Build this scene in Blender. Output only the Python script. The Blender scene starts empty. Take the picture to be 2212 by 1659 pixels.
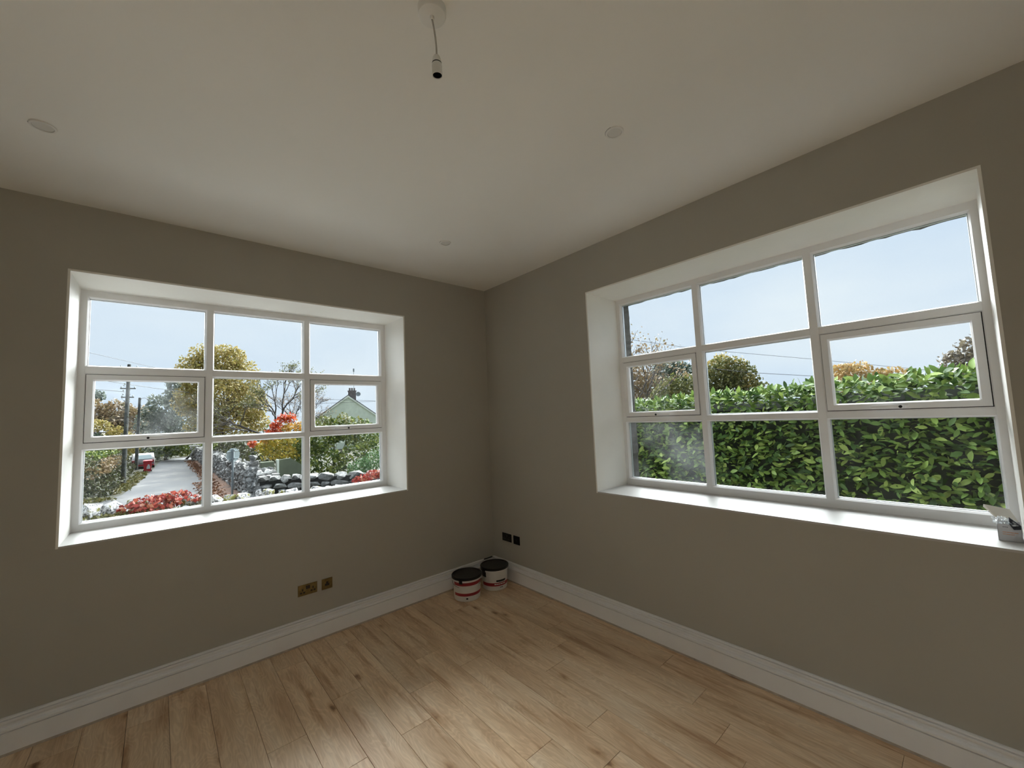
import bpy, bmesh, math, random
import numpy as np
from math import sin, cos, pi, radians, hypot, atan2, tan
from mathutils import Vector, Matrix, Euler, noise

S = bpy.context.scene
COL = S.collection

# ------------------------------------------------------------------ camera
cam_d = bpy.data.cameras.new('camera')
cam = bpy.data.objects.new('camera', cam_d)
COL.objects.link(cam)
cam.location = (-2.8861, -3.7208, 1.7669)
cam.rotation_euler = (1.6490, 0.0419, -0.7172)
cam_d.sensor_fit = 'HORIZONTAL'
cam_d.sensor_width = 36.0
cam_d.lens = 870.9253 / 2212 * 36.0
cam_d.clip_start = 0.02
cam_d.clip_end = 600
S.camera = cam
CAM = Vector(cam.location)

# ------------------------------------------------------------------ sky (overcast)
world = bpy.data.worlds.new('overcast_sky')
S.world = world
world.use_nodes = True
wn = world.node_tree
wn.nodes.clear()
w_out = wn.nodes.new('ShaderNodeOutputWorld')
w_bg = wn.nodes.new('ShaderNodeBackground')
w_tc = wn.nodes.new('ShaderNodeTexCoord')
w_map = wn.nodes.new('ShaderNodeMapping')
w_map.inputs['Scale'].default_value = (1.0, 1.0, 2.4)
w_noise = wn.nodes.new('ShaderNodeTexNoise')
w_noise.inputs['Scale'].default_value = 2.2
w_noise.inputs['Detail'].default_value = 4.0
w_ramp = wn.nodes.new('ShaderNodeValToRGB')
w_ramp.color_ramp.elements[0].position = 0.30
w_ramp.color_ramp.elements[0].color = (0.560, 0.680, 0.820, 1)
w_ramp.color_ramp.elements[1].position = 0.72
w_ramp.color_ramp.elements[1].color = (0.715, 0.795, 0.860, 1)
wn.links.new(w_tc.outputs['Generated'], w_map.inputs['Vector'])
wn.links.new(w_map.outputs['Vector'], w_noise.inputs['Vector'])
wn.links.new(w_noise.outputs['Fac'], w_ramp.inputs['Fac'])
wn.links.new(w_ramp.outputs['Color'], w_bg.inputs['Color'])
SKY = 1.0
w_bg.inputs['Strength'].default_value = SKY
wn.links.new(w_bg.outputs['Background'], w_out.inputs['Surface'])

# wide soft sun lamp added beyond the room corner to brighten the room
sun_d = bpy.data.lights.new('fill_sun', 'SUN')
sun_d.energy = 28.0
sun_d.angle = radians(110)
sun_d.color = (0.95, 0.99, 1.0)
sun = bpy.data.objects.new('fill_sun', sun_d)
COL.objects.link(sun)
SUN_AZ, SUN_EL = radians(41), radians(27)   # azimuth from +y towards +x
_sd = Vector((sin(SUN_AZ) * cos(SUN_EL), cos(SUN_AZ) * cos(SUN_EL), sin(SUN_EL)))
sun.rotation_euler = _sd.to_track_quat('Z', 'Y').to_euler()

S.view_settings.view_transform = 'Standard'
S.view_settings.look = 'None'
S.view_settings.gamma = 1.0
S.view_settings.use_curve_mapping = False
S.view_settings.exposure = 0.25
S.cycles.max_bounces = 16
S.cycles.diffuse_bounces = 10
S.cycles.glossy_bounces = 4
S.cycles.transparent_max_bounces = 24
S.cycles.use_denoising = True

# ------------------------------------------------------------------ helpers
def rgb(h, k=1.0):
    h = h.lstrip('#')
    out = []
    for i in (0, 2, 4):
        v = int(h[i:i + 2], 16) / 255.0
        v = v / 12.92 if v <= 0.04045 else ((v + 0.055) / 1.055) ** 2.4
        out.append(v * k)
    return (out[0], out[1], out[2], 1.0)


class NT:
    def __init__(self, name):
        self.m = bpy.data.materials.new(name)
        self.m.use_nodes = True
        self.t = self.m.node_tree
        self.t.nodes.clear()
        self.out = self.n('OutputMaterial')

    def n(self, kind, **kw):
        nd = self.t.nodes.new('ShaderNode' + kind)
        for k, v in kw.items():
            if k in nd.inputs:
                nd.inputs[k].default_value = v
            else:
                setattr(nd, k, v)
        return nd

    def l(self, a, b):
        self.t.links.new(a, b)

    def surf(self, sock):
        self.l(sock, self.out.inputs['Surface'])

    def bsdf(self, **kw):
        p = self.n('BsdfPrincipled')
        for k, v in kw.items():
            p.inputs[k.replace('_', ' ')].default_value = v
        self.surf(p.outputs[0])
        return p

    def ramp(self, stops, fac=None, interp='LINEAR'):
        r = self.n('ValToRGB')
        cr = r.color_ramp
        cr.interpolation = interp
        while len(cr.elements) < len(stops):
            cr.elements.new(0.5)
        for e, (p, c) in zip(cr.elements, stops):
            e.position = p
            e.color = c
        if fac is not None:
            self.l(fac, r.inputs['Fac'])
        return r

    def noise(self, scale, detail=3, rough=0.5, vec=None, coord='Object'):
        if vec is None:
            vec = self.n('TexCoord').outputs[coord]
        nd = self.n('TexNoise')
        nd.inputs['Scale'].default_value = scale
        nd.inputs['Detail'].default_value = detail
        nd.inputs['Roughness'].default_value = rough
        self.l(vec, nd.inputs['Vector'])
        return nd

    def bump(self, height, strength, dist, p):
        b = self.n('Bump')
        b.inputs['Strength'].default_value = strength
        b.inputs['Distance'].default_value = dist
        self.l(height, b.inputs['Height'])
        self.l(b.outputs['Normal'], p.inputs['Normal'])
        return b


MAT = {}


def plain(name, col, rough=0.5, metal=0.0, spec=0.5, nscale=0, namp=0.06, bump=0.0, bscale=200, bdist=0.001):
    """single colour with a little procedural variation"""
    t = NT(name)
    p = t.bsdf(Roughness=rough, Metallic=metal)
    p.inputs['Specular IOR Level'].default_value = spec
    if nscale:
        nz = t.noise(nscale, 4, 0.6)
        lo = tuple(c * (1 - namp) for c in col[:3]) + (1,)
        hi = tuple(min(1, c * (1 + namp)) for c in col[:3]) + (1,)
        r = t.ramp([(0.3, lo), (0.7, hi)], nz.outputs['Fac'])
        t.l(r.outputs['Color'], p.inputs['Base Color'])
    else:
        p.inputs['Base Color'].default_value = col
    if bump:
        nb = t.noise(bscale, 3, 0.6)
        t.bump(nb.outputs['Fac'], bump, bdist, p)
    MAT[name] = t.m
    return t.m


def leafmat(name, cols, rough=0.5, spec=0.4, trans=0.25):
    """foliage: each leaf (mesh island / object) takes its own tone of the palette"""
    t = NT(name)
    g = t.n('NewGeometry')
    o = t.n('ObjectInfo')
    a = t.n('Math', operation='ADD')
    t.l(g.outputs['Random Per Island'], a.inputs[0])
    t.l(o.outputs['Random'], a.inputs[1])
    f = t.n('Math', operation='FRACT')
    t.l(a.outputs[0], f.inputs[0])
    n = len(cols)
    r = t.ramp([(i / max(1, n - 1), c) for i, c in enumerate(cols)], f.outputs[0])
    p = t.n('BsdfPrincipled')
    p.inputs['Roughness'].default_value = rough
    p.inputs['Specular IOR Level'].default_value = spec
    t.l(r.outputs['Color'], p.inputs['Base Color'])
    tr = t.n('BsdfTranslucent')
    t.l(r.outputs['Color'], tr.inputs['Color'])
    mx = t.n('MixShader')
    mx.inputs['Fac'].default_value = trans
    t.l(p.outputs[0], mx.inputs[1])
    t.l(tr.outputs[0], mx.inputs[2])
    t.surf(mx.outputs[0])
    MAT[name] = t.m
    return t.m


ORG = {}


def link(o, parent=None):
    COL.objects.link(o)
    if parent is not None:
        o.parent = parent
    return o


def meta(o, label=None, cat=None, group=None, kind=None):
    if label:
        o['label'] = label
    if cat:
        o['category'] = cat
    if group:
        o['group'] = group
    if kind:
        o['kind'] = kind
    return o


def empty(name, loc, label=None, cat=None, group=None, kind=None):
    o = bpy.data.objects.new(name, None)
    o.empty_display_size = 0.1
    o.location = loc
    COL.objects.link(o)
    ORG[o] = Vector(loc)
    return meta(o, label, cat, group, kind)


class B:
    """collects vertices and faces in world coordinates"""

    def __init__(self):
        self.v = []
        self.f = []

    def add(self, vs, fs):
        b = len(self.v)
        self.v.extend([tuple(p) for p in vs])
        self.f.extend([tuple(i + b for i in q) for q in fs])
        return self

    def box(self, a, b):
        x0, y0, z0 = (min(a[i], b[i]) for i in range(3))
        x1, y1, z1 = (max(a[i], b[i]) for i in range(3))
        return self.add([(x0, y0, z0), (x1, y0, z0), (x1, y1, z0), (x0, y1, z0), (x0, y0, z1), (x1, y0, z1), (x1, y1, z1), (x0, y1, z1)],
                        [(0, 3, 2, 1), (4, 5, 6, 7), (0, 1, 5, 4), (1, 2, 6, 5), (2, 3, 7, 6), (3, 0, 4, 7)])

    def hexa(self, pts):
        return self.add(pts, [(0, 3, 2, 1), (4, 5, 6, 7), (0, 1, 5, 4), (1, 2, 6, 5), (2, 3, 7, 6), (3, 0, 4, 7)])

    def lathe(self, prof, c, seg=32, a0=0.0, a1=2 * pi, axis='z'):
        full = abs(a1 - a0 - 2 * pi) < 1e-6
        n = seg if full else seg + 1
        vs, fs = [], []
        for r, h in prof:
            for k in range(n):
                a = a0 + (a1 - a0) * k / seg
                if axis == 'z':
                    vs.append((c[0] + r * cos(a), c[1] + r * sin(a), c[2] + h))
                else:
                    vs.append((c[0] + r * cos(a), c[1] + h, c[2] + r * sin(a)))
        for i in range(len(prof) - 1):
            for k in range(seg):
                k2 = (k + 1) % n
                fs.append((i * n + k, i * n + k2, (i + 1) * n + k2, (i + 1) * n + k))
        return self.add(vs, fs)

    def tube(self, pts, r, seg=8, cap=True):
        pts = [Vector(p) for p in pts]
        rs = r if isinstance(r, (list, tuple)) else [r] * len(pts)
        vs, fs = [], []
        up = None
        for i, p in enumerate(pts):
            d = (pts[min(i + 1, len(pts) - 1)] - pts[max(i - 1, 0)])
            d = d.normalized() if d.length > 1e-9 else Vector((0, 0, 1))
            if up is None:
                up = Vector((0, 0, 1)) if abs(d.z) < 0.9 else Vector((1, 0, 0))
            s = d.cross(up)
            if s.length < 1e-6:
                s = d.cross(Vector((0, 1, 0)))
            s.normalize()
            u = s.cross(d).normalized()
            up = u
            for k in range(seg):
                a = 2 * pi * k / seg
                vs.append(p + (s * cos(a) + u * sin(a)) * rs[i])
        for i in range(len(pts) - 1):
            for k in range(seg):
                k2 = (k + 1) % seg
                fs.append((i * seg + k, i * seg + k2, (i + 1) * seg + k2, (i + 1) * seg + k))
        if cap:
            fs.append(tuple(range(seg))[::-1])
            fs.append(tuple((len(pts) - 1) * seg + k for k in range(seg)))
        return self.add(vs, fs)

    def prism(self, poly, ext):
        """poly: list of 3D points, ext: extrusion vector"""
        n = len(poly)
        e = Vector(ext)
        vs = [Vector(p) for p in poly] + [Vector(p) + e for p in poly]
        fs = [tuple(range(n))[::-1], tuple(range(n, 2 * n))]
        for k in range(n):
            fs.append((k, (k + 1) % n, n + (k + 1) % n, n + k))
        return self.add(vs, fs)

    def build(self, name, mat, parent=None, smooth=False, bevel=0.0, recalc=True, origin=None):
        me = bpy.data.meshes.new(name)
        base = ORG[parent] if parent is not None else Vector((0, 0, 0))
        org = Vector(origin) if origin is not None else Vector(base)
        me.from_pydata([(x - org.x, y - org.y, z - org.z) for x, y, z in self.v], [], self.f)
        if recalc:
            bm = bmesh.new()
            bm.from_mesh(me)
            bmesh.ops.recalc_face_normals(bm, faces=bm.faces)
            bm.to_mesh(me)
            bm.free()
        if mat is not None:
            me.materials.append(MAT[mat] if isinstance(mat, str) else mat)
        if smooth:
            me.polygons.foreach_set('use_smooth', [True] * len(me.polygons))
            if smooth != 'all':
                me.set_sharp_from_angle(angle=radians(40))
        o = bpy.data.objects.new(name, me)
        link(o, parent)
        o.location = org - base
        ORG[o] = org
        if bevel:
            md = o.modifiers.new('bevel', 'BEVEL')
            md.width = bevel
            md.segments = 2
            md.limit_method = 'ANGLE'
        return o


def place(name, me, M, parent=None, mat=None):
    """an object that shares mesh data, at world matrix M (parent is an unrotated Empty / mesh)"""
    o = bpy.data.objects.new(name, me)
    link(o, parent)
    if parent is not None:
        M = Matrix.Translation(-ORG[parent]) @ M
    o.matrix_basis = M
    return o


def lerp(a, b, t):
    return a + (b - a) * t


# ------------------------------------------------------------------ materials
def make_materials():
    # painted wall
    t = NT('wall_paint')
    p = t.bsdf(Roughness=0.85)
    p.inputs['Specular IOR Level'].default_value = 0.25
    nz = t.noise(1.3, 3, 0.5)
    r = t.ramp([(0.3, (0.435, 0.415, 0.365, 1)), (0.7, (0.455, 0.435, 0.385, 1))], nz.outputs['Fac'])
    t.l(r.outputs['Color'], p.inputs['Base Color'])
    nb = t.noise(260, 2, 0.5)
    t.bump(nb.outputs['Fac'], 0.12, 0.001, p)
    MAT['wall_paint'] = t.m
    # ceiling with one faint smudge-like variation
    t = NT('ceiling_paint')
    p = t.bsdf(Roughness=0.9)
    p.inputs['Specular IOR Level'].default_value = 0.2
    nz = t.noise(0.9, 3, 0.5)
    r = t.ramp([(0.3, (0.84, 0.83, 0.80, 1)), (0.7, (0.87, 0.86, 0.83, 1))], nz.outputs['Fac'])
    t.l(r.outputs['Color'], p.inputs['Base Color'])
    nb = t.noise(220, 2, 0.5)
    t.bump(nb.outputs['Fac'], 0.08, 0.001, p)
    MAT['ceiling_paint'] = t.m
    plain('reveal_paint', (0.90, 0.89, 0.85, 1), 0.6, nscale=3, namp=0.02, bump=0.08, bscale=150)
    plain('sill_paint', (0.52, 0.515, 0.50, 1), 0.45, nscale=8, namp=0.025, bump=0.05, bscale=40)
    plain('upvc', (0.89, 0.89, 0.90, 1), 0.35, nscale=5, namp=0.02)
    plain('upvc_bead', (0.92, 0.92, 0.93, 1), 0.3, nscale=5, namp=0.02)
    plain('gasket', (0.015, 0.015, 0.017, 1), 0.7)
    plain('handle_white', (0.93, 0.93, 0.94, 1), 0.2, nscale=20, namp=0.01)
    plain('spacer_bar', (0.60, 0.62, 0.64, 1), 0.35, 0.7)
    plain('skirting_paint', (0.87, 0.875, 0.89, 1), 0.4, nscale=6, namp=0.02)
    plain('sealant', (0.50, 0.44, 0.38, 1), 0.6, nscale=30, namp=0.15)
    plain('white_plastic', (0.80, 0.79, 0.76, 1), 0.35, nscale=15, namp=0.02)
    plain('flex', (0.50, 0.48, 0.44, 1), 0.5, nscale=40, namp=0.05)
    plain('socket_dark', (0.006, 0.006, 0.007, 1), 0.5)
    plain('lens_white', (0.70, 0.69, 0.66, 1), 0.3, nscale=10, namp=0.02)
    plain('brass', (0.21, 0.16, 0.075, 1), 0.28, 1.0, nscale=18, namp=0.35)
    plain('black_plate', (0.010, 0.010, 0.011, 1), 0.6, spec=0.2, nscale=30, namp=0.2)
    plain('bucket_white', (0.70, 0.68, 0.66, 1), 0.35, nscale=9, namp=0.05)
    plain('bucket_red', (0.30, 0.012, 0.022, 1), 0.4, nscale=12, namp=0.1)
    plain('print_black', (0.012, 0.012, 0.013, 1), 0.5)
    plain('print_grey', (0.20, 0.20, 0.22, 1), 0.5)
    plain('print_orange', (0.62, 0.30, 0.18, 1), 0.5)
    plain('wire_metal', (0.35, 0.35, 0.36, 1), 0.35, 0.9)
    # black lid with dried pale paint streaks
    t = NT('lid_black')
    p = t.bsdf(Roughness=0.35)
    mp = t.n('Mapping')
    mp.inputs['Scale'].default_value = (5, 22, 5)
    mp.inputs['Rotation'].default_value = (0, 0, 0.5)
    t.l(t.n('TexCoord').outputs['Object'], mp.inputs['Vector'])
    nz = t.noise(1.6, 5, 0.6, mp.outputs['Vector'])
    r = t.ramp([(0.62, (0.006, 0.0065, 0.008, 1)), (0.70, (0.07, 0.075, 0.07, 1))], nz.outputs['Fac'])
    t.l(r.outputs['Color'], p.inputs['Base Color'])
    MAT['lid_black'] = t.m
    plain('card_grey', (0.55, 0.54, 0.56, 1), 0.7, nscale=14, namp=0.05)
    plain('card_cream', (0.78, 0.75, 0.69, 1), 0.7, nscale=14, namp=0.04)
    plain('card_black', (0.012, 0.012, 0.02, 1), 0.5)
    t = NT('clear_film')
    tr = t.n('BsdfTransparent')
    gl = t.n('BsdfGlossy')
    gl.inputs['Roughness'].default_value = 0.12
    df = t.n('BsdfTranslucent')
    df.inputs['Color'].default_value = (0.8, 0.85, 0.88, 1)
    m1 = t.n('MixShader')
    m1.inputs['Fac'].default_value = 0.28
    t.l(tr.outputs[0], m1.inputs[1])
    t.l(gl.outputs[0], m1.inputs[2])
    m2 = t.n('MixShader')
    m2.inputs['Fac'].default_value = 0.25
    t.l(m1.outputs[0], m2.inputs[1])
    t.l(df.outputs[0], m2.inputs[2])
    t.surf(m2.outputs[0])
    MAT['clear_film'] = t.m
    # window glass: clear, with a little grime; misted variant
    for nm, amt, lo, hi in (('glass', 0.006, 0.55, 0.85), ('glass_misted', 0.055, 0.42, 0.80)):
        t = NT(nm)
        tr = t.n('BsdfTransparent')
        tr.inputs['Color'].default_value = (0.975, 0.985, 0.98, 1)
        gl = t.n('BsdfGlossy')
        gl.inputs['Roughness'].default_value = 0.0
        fr = t.n('Fresnel')
        fr.inputs['IOR'].default_value = 1.35
        m1 = t.n('MixShader')
        t.l(fr.outputs[0], m1.inputs['Fac'])
        t.l(tr.outputs[0], m1.inputs[1])
        t.l(gl.outputs[0], m1.inputs[2])
        hz = t.n('BsdfTranslucent')
        hz.inputs['Color'].default_value = (0.75, 0.78, 0.80, 1)
        nz = t.noise(2.4, 4, 0.55)
        r = t.ramp([(lo, (0, 0, 0, 1)), (hi, (amt, amt, amt, 1))], nz.outputs['Fac'])
        m2 = t.n('MixShader')
        t.l(r.outputs['Color'], m2.inputs['Fac'])
        t.l(m1.outputs[0], m2.inputs[1])
        t.l(hz.outputs[0], m2.inputs[2])
        t.surf(m2.outputs[0])
        MAT[nm] = t.m
    # oak plank
    t = NT('oak_plank')
    p = t.bsdf(Roughness=0.42)
    p.inputs['Specular IOR Level'].default_value = 0.5
    tc = t.n('TexCoord')
    oi = t.n('ObjectInfo')
    off = t.n('VectorMath', operation='SCALE')
    cmb = t.n('CombineXYZ')
    for i, k in enumerate((37.0, 91.0, 53.0)):
        mm = t.n('Math', operation='MULTIPLY')
        t.l(oi.outputs['Random'], mm.inputs[0])
        mm.inputs[1].default_value = k
        t.l(mm.outputs[0], cmb.inputs[i])
    va = t.n('VectorMath', operation='ADD')
    t.l(tc.outputs['Object'], va.inputs[0])
    t.l(cmb.outputs[0], va.inputs[1])

    def mapped(sx, sy):
        mp = t.n('Mapping')
        mp.inputs['Scale'].default_value = (sx, sy, 1)
        t.l(va.outputs[0], mp.inputs['Vector'])
        return mp.outputs['Vector']
    broad = t.noise(1.0, 3, 0.55, mapped(8, 1.3))
    fine = t.noise(1.0, 5, 0.65, mapped(95, 5))
    warp = t.noise(1.0, 2, 0.5, mapped(7, 1.6))
    # cathedral grain: rings of a warped distance
    rings = t.n('Math', operation='MULTIPLY')
    t.l(warp.outputs['Fac'], rings.inputs[0])
    rings.inputs[1].default_value = 150.0
    sn = t.n('Math', operation='SINE')
    t.l(rings.outputs[0], sn.inputs[0])
    base = t.ramp([(0.22, rgb('c6a482')), (0.48, rgb('e4c8a6')), (0.78, rgb('f0dcc0'))], broad.outputs['Fac'])
    gr = t.n('Mix', data_type='RGBA', blend_type='MULTIPLY')
    gr.inputs[0].default_value = 0.36
    fr_ = t.ramp([(0.32, (0.58, 0.50, 0.44, 1)), (0.58, (1, 1, 1, 1))], fine.outputs['Fac'])
    t.l(base.outputs['Color'], gr.inputs[6])
    t.l(fr_.outputs['Color'], gr.inputs[7])
    rg = t.n('Mix', data_type='RGBA', blend_type='MULTIPLY')
    rg.inputs[0].default_value = 0.30
    rr = t.ramp([(0.15, (0.74, 0.68, 0.62, 1)), (0.5, (1, 1, 1, 1))], sn.outputs[0])
    t.l(gr.outputs[2], rg.inputs[6])
    t.l(rr.outputs['Color'], rg.inputs[7])
    # long brown streaks
    st = t.noise(1.0, 3, 0.6, mapped(17, 1.5))
    sr = t.ramp([(0.55, (1, 1, 1, 1)), (0.66, (0.72, 0.60, 0.50, 1)), (0.76, (0.52, 0.40, 0.30, 1))], st.outputs['Fac'])
    sm = t.n('Mix', data_type='RGBA', blend_type='MULTIPLY')
    sm.inputs[0].default_value = 0.8
    t.l(rg.outputs[2], sm.inputs[6])
    t.l(sr.outputs['Color'], sm.inputs[7])
    # knots
    vo = t.n('TexVoronoi')
    vo.inputs['Scale'].default_value = 1.0
    vo.inputs['Randomness'].default_value = 1.0
    t.l(mapped(5.0, 2.1), vo.inputs['Vector'])
    kn = t.noise(1.0, 3, 0.6, mapped(40, 22))
    ks = t.n('Math', operation='MULTIPLY')
    t.l(kn.outputs['Fac'], ks.inputs[0])
    ks.inputs[1].default_value = 0.10
    kd = t.n('Math', operation='SUBTRACT')
    t.l(vo.outputs['Distance'], kd.inputs[0])
    t.l(ks.outputs[0], kd.inputs[1])
    kr = t.ramp([(0.0, (0.24, 0.16, 0.10, 1)), (0.016, (0.44, 0.32, 0.23, 1)), (0.055, (0.80, 0.72, 0.63, 1)), (0.13, (1, 1, 1, 1))], kd.outputs[0])
    km = t.n('Mix', data_type='RGBA', blend_type='MULTIPLY')
    km.inputs[0].default_value = 0.9
    t.l(sm.outputs[2], km.inputs[6])
    t.l(kr.outputs['Color'], km.inputs[7])
    # per plank tone
    hs = t.n('HueSaturation')
    hv = t.n('MapRange')
    hv.inputs['To Min'].default_value = 0.93
    hv.inputs['To Max'].default_value = 1.06
    t.l(oi.outputs['Random'], hv.inputs['Value'])
    t.l(hv.outputs[0], hs.inputs['Value'])
    t.l(km.outputs[2], hs.inputs['Color'])
    t.l(hs.outputs[0], p.inputs['Base Color'])
    t.bump(fine.outputs['Fac'], 0.08, 0.0006, p)
    MAT['oak_plank'] = t.m
    plain('plank_gap', (0.05, 0.035, 0.025, 1), 0.8)

    # ---- outdoors
    t = NT('limestone')
    p = t.bsdf(Roughness=0.85)
    nz = t.noise(4.5, 5, 0.7)
    r = t.ramp([(0.40, (0.03, 0.03, 0.032, 1)), (0.46, (0.20, 0.20, 0.205, 1)), (0.53, (0.50, 0.505, 0.52, 1)), (0.68, (0.72, 0.72, 0.73, 1))], nz.outputs['Fac'])
    ms = t.noise(4, 3, 0.5)
    g = t.n('NewGeometry')
    sx = t.n('SeparateXYZ')
    oi = t.n('ObjectInfo')
    ad = t.n('Math', operation='ADD')
    t.l(ms.outputs['Fac'], ad.inputs[0])
    mu = t.n('Math', operation='MULTIPLY')
    t.l(oi.outputs['Random'], mu.inputs[0])
    mu.inputs[1].default_value = 0.25
    t.l(mu.outputs[0], ad.inputs[1])
    mr = t.ramp([(0.66, (0, 0, 0, 1)), (0.76, (1, 1, 1, 1))], ad.outputs[0])
    mm = t.n('Mix', data_type='RGBA')
    t.l(mr.outputs['Color'], mm.inputs[0])
    t.l(r.outputs['Color'], mm.inputs[6])
    mm.inputs[7].default_value = (0.12, 0.115, 0.022, 1)
    t.l(mm.outputs[2], p.inputs['Base Color'])
    t.bump(nz.outputs['Fac'], 0.5, 0.02, p)
    MAT['limestone'] = t.m
    t = NT('rubble_stone')
    p = t.bsdf(Roughness=0.85)
    g = t.n('NewGeometry')
    oi = t.n('ObjectInfo')
    ad = t.n('Math', operation='ADD')
    t.l(g.outputs['Random Per Island'], ad.inputs[0])
    t.l(oi.outputs['Random'], ad.inputs[1])
    fr2 = t.n('Math', operation='FRACT')
    t.l(ad.outputs[0], fr2.inputs[0])
    r = t.ramp([(0.0, (0.13, 0.13, 0.128, 1)), (0.5, (0.27, 0.27, 0.275, 1)), (1.0, (0.50, 0.50, 0.51, 1))], fr2.outputs[0])
    nz = t.noise(3.5, 5, 0.65)
    r2 = t.ramp([(0.35, (0.45, 0.45, 0.42, 1)), (0.62, (1.25, 1.25, 1.2, 1))], nz.outputs['Fac'])
    mm = t.n('Mix', data_type='RGBA', blend_type='MULTIPLY')
    mm.inputs[0].default_value = 1
    t.l(r.outputs['Color'], mm.inputs[6])
    t.l(r2.outputs['Color'], mm.inputs[7])
    t.l(mm.outputs[2], p.inputs['Base Color'])
    t.bump(nz.outputs['Fac'], 0.5, 0.03, p)
    MAT['rubble_stone'] = t.m
    plain('mossy_soil', (0.11, 0.105, 0.035, 1), 0.95, nscale=6, namp=0.5, bump=0.6, bscale=20, bdist=0.03)
    plain('stone_joint', (0.02, 0.02, 0.018, 1), 0.95, nscale=6, namp=0.4)
    plain('exterior_stone', (0.055, 0.052, 0.046, 1), 0.9, nscale=14, namp=0.35, bump=0.6, bscale=30, bdist=0.01)
    plain('exterior_render', (0.16, 0.155, 0.14, 1), 0.9, nscale=2, namp=0.1)
    # grass / soil ground
    t = NT('grass_ground')
    p = t.bsdf(Roughness=0.9)
    nz = t.noise(0.8, 6, 0.7)
    r = t.ramp([(0.30, (0.014, 0.013, 0.008, 1)), (0.48, (0.022, 0.025, 0.009, 1)), (0.62, (0.042, 0.034, 0.016, 1)), (0.75, (0.075, 0.045, 0.028, 1))], nz.outputs['Fac'])
    t.l(r.outputs['Color'], p.inputs['Base Color'])
    nb = t.noise(30, 3, 0.6)
    t.bump(nb.outputs['Fac'], 0.6, 0.05, p)
    MAT['grass_ground'] = t.m
    # wet asphalt
    t = NT('wet_asphalt')
    p = t.bsdf(Roughness=0.4)
    p.inputs['Specular IOR Level'].default_value = 0.25
    nz = t.noise(0.7, 6, 0.75)
    r = t.ramp([(0.40, (0.008, 0.009, 0.010, 1)), (0.49, (0.022, 0.024, 0.028, 1)), (0.60, (0.042, 0.046, 0.053, 1))], nz.outputs['Fac'])
    t.l(r.outputs['Color'], p.inputs['Base Color'])
    r2 = t.ramp([(0.35, (0.55, 0.55, 0.55, 1)), (0.60, (0.80, 0.80, 0.80, 1))], nz.outputs['Fac'])
    t.l(r2.outputs['Color'], p.inputs['Roughness'])
    nb = t.noise(18, 3, 0.6)
    t.bump(nb.outputs['Fac'], 0.25, 0.01, p)
    MAT['wet_asphalt'] = t.m
    plain('leaf_litter', (0.11, 0.047, 0.022, 1), 0.9, nscale=2.5, namp=0.6, bump=0.6, bscale=12, bdist=0.05)
    plain('bounce_gravel', (0.50, 0.49, 0.46, 1), 0.95, nscale=3, namp=0.12, bump=0.5, bscale=60, bdist=0.01)
    plain('bark', (0.050, 0.042, 0.034, 1), 0.9, nscale=6, namp=0.4, bump=0.5, bscale=12, bdist=0.02)
    plain('twig', (0.075, 0.065, 0.060, 1), 0.9, nscale=6, namp=0.3)
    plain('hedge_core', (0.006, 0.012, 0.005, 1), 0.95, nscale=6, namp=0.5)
    plain('pole_wood', (0.07, 0.075, 0.07, 1), 0.9, nscale=3, namp=0.6)
    plain('cable_black', (0.04, 0.045, 0.05, 1), 0.6)
    plain('sign_back', (0.36, 0.43, 0.46, 1), 0.4, 0.1, nscale=3, namp=0.08)
    plain('sign_post', (0.22, 0.26, 0.28, 1), 0.45, 0.1, nscale=3, namp=0.1)
    plain('house_render', (0.68, 0.76, 0.64, 1), 0.9, nscale=1.5, namp=0.10)
    plain('house_trim', (0.78, 0.83, 0.74, 1), 0.8, nscale=2, namp=0.05)
    plain('slate', (0.045, 0.048, 0.055, 1), 0.6, nscale=2, namp=0.2)
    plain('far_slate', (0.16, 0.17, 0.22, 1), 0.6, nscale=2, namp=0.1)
    plain('chimney_brick', (0.12, 0.10, 0.10, 1), 0.9, nscale=4, namp=0.4)
    plain('pier_render', (0.12, 0.14, 0.095, 1), 0.9, nscale=2, namp=0.15)
    plain('car_paint', (0.22, 0.21, 0.22, 1), 0.4, 0.0, nscale=2, namp=0.03)
    plain('car_glass', (0.16, 0.22, 0.24, 1), 0.3, spec=0.8)
    plain('tyre', (0.012, 0.012, 0.012, 1), 0.8)
    plain('car_red', (0.30, 0.02, 0.03, 1), 0.3)
    plain('car_plate', (0.42, 0.42, 0.42, 1), 0.4)
    plain('bin_red', (0.42, 0.012, 0.028, 1), 0.45, nscale=3, namp=0.06)
    plain('bin_white', (0.45, 0.45, 0.46, 1), 0.5)
    leafmat('laurel', [(0.018, 0.040, 0.013, 1), (0.050, 0.099, 0.025, 1), (0.090, 0.157, 0.034, 1), (0.140, 0.213, 0.047, 1), (0.246, 0.325, 0.084, 1)], rough=0.5, spec=0.22, trans=0.15)
    leafmat('golden', [(0.14, 0.125, 0.040, 1), (0.26, 0.21, 0.055, 1), (0.36, 0.27, 0.09, 1), (0.27, 0.25, 0.06, 1), (0.40, 0.31, 0.14, 1)])
    leafmat('olive', [(0.062, 0.075, 0.026, 1), (0.121, 0.133, 0.044, 1), (0.199, 0.189, 0.062, 1)])
    leafmat('bronze', [(0.096, 0.072, 0.045, 1), (0.192, 0.136, 0.072, 1), (0.272, 0.192, 0.104, 1), (0.144, 0.128, 0.064, 1)])
    leafmat('pine', [(0.032, 0.054, 0.042, 1), (0.064, 0.096, 0.067, 1), (0.112, 0.144, 0.096, 1)])
    leafmat('greygreen', [(0.090, 0.112, 0.090, 1), (0.143, 0.173, 0.135, 1), (0.195, 0.217, 0.173, 1)])
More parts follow.
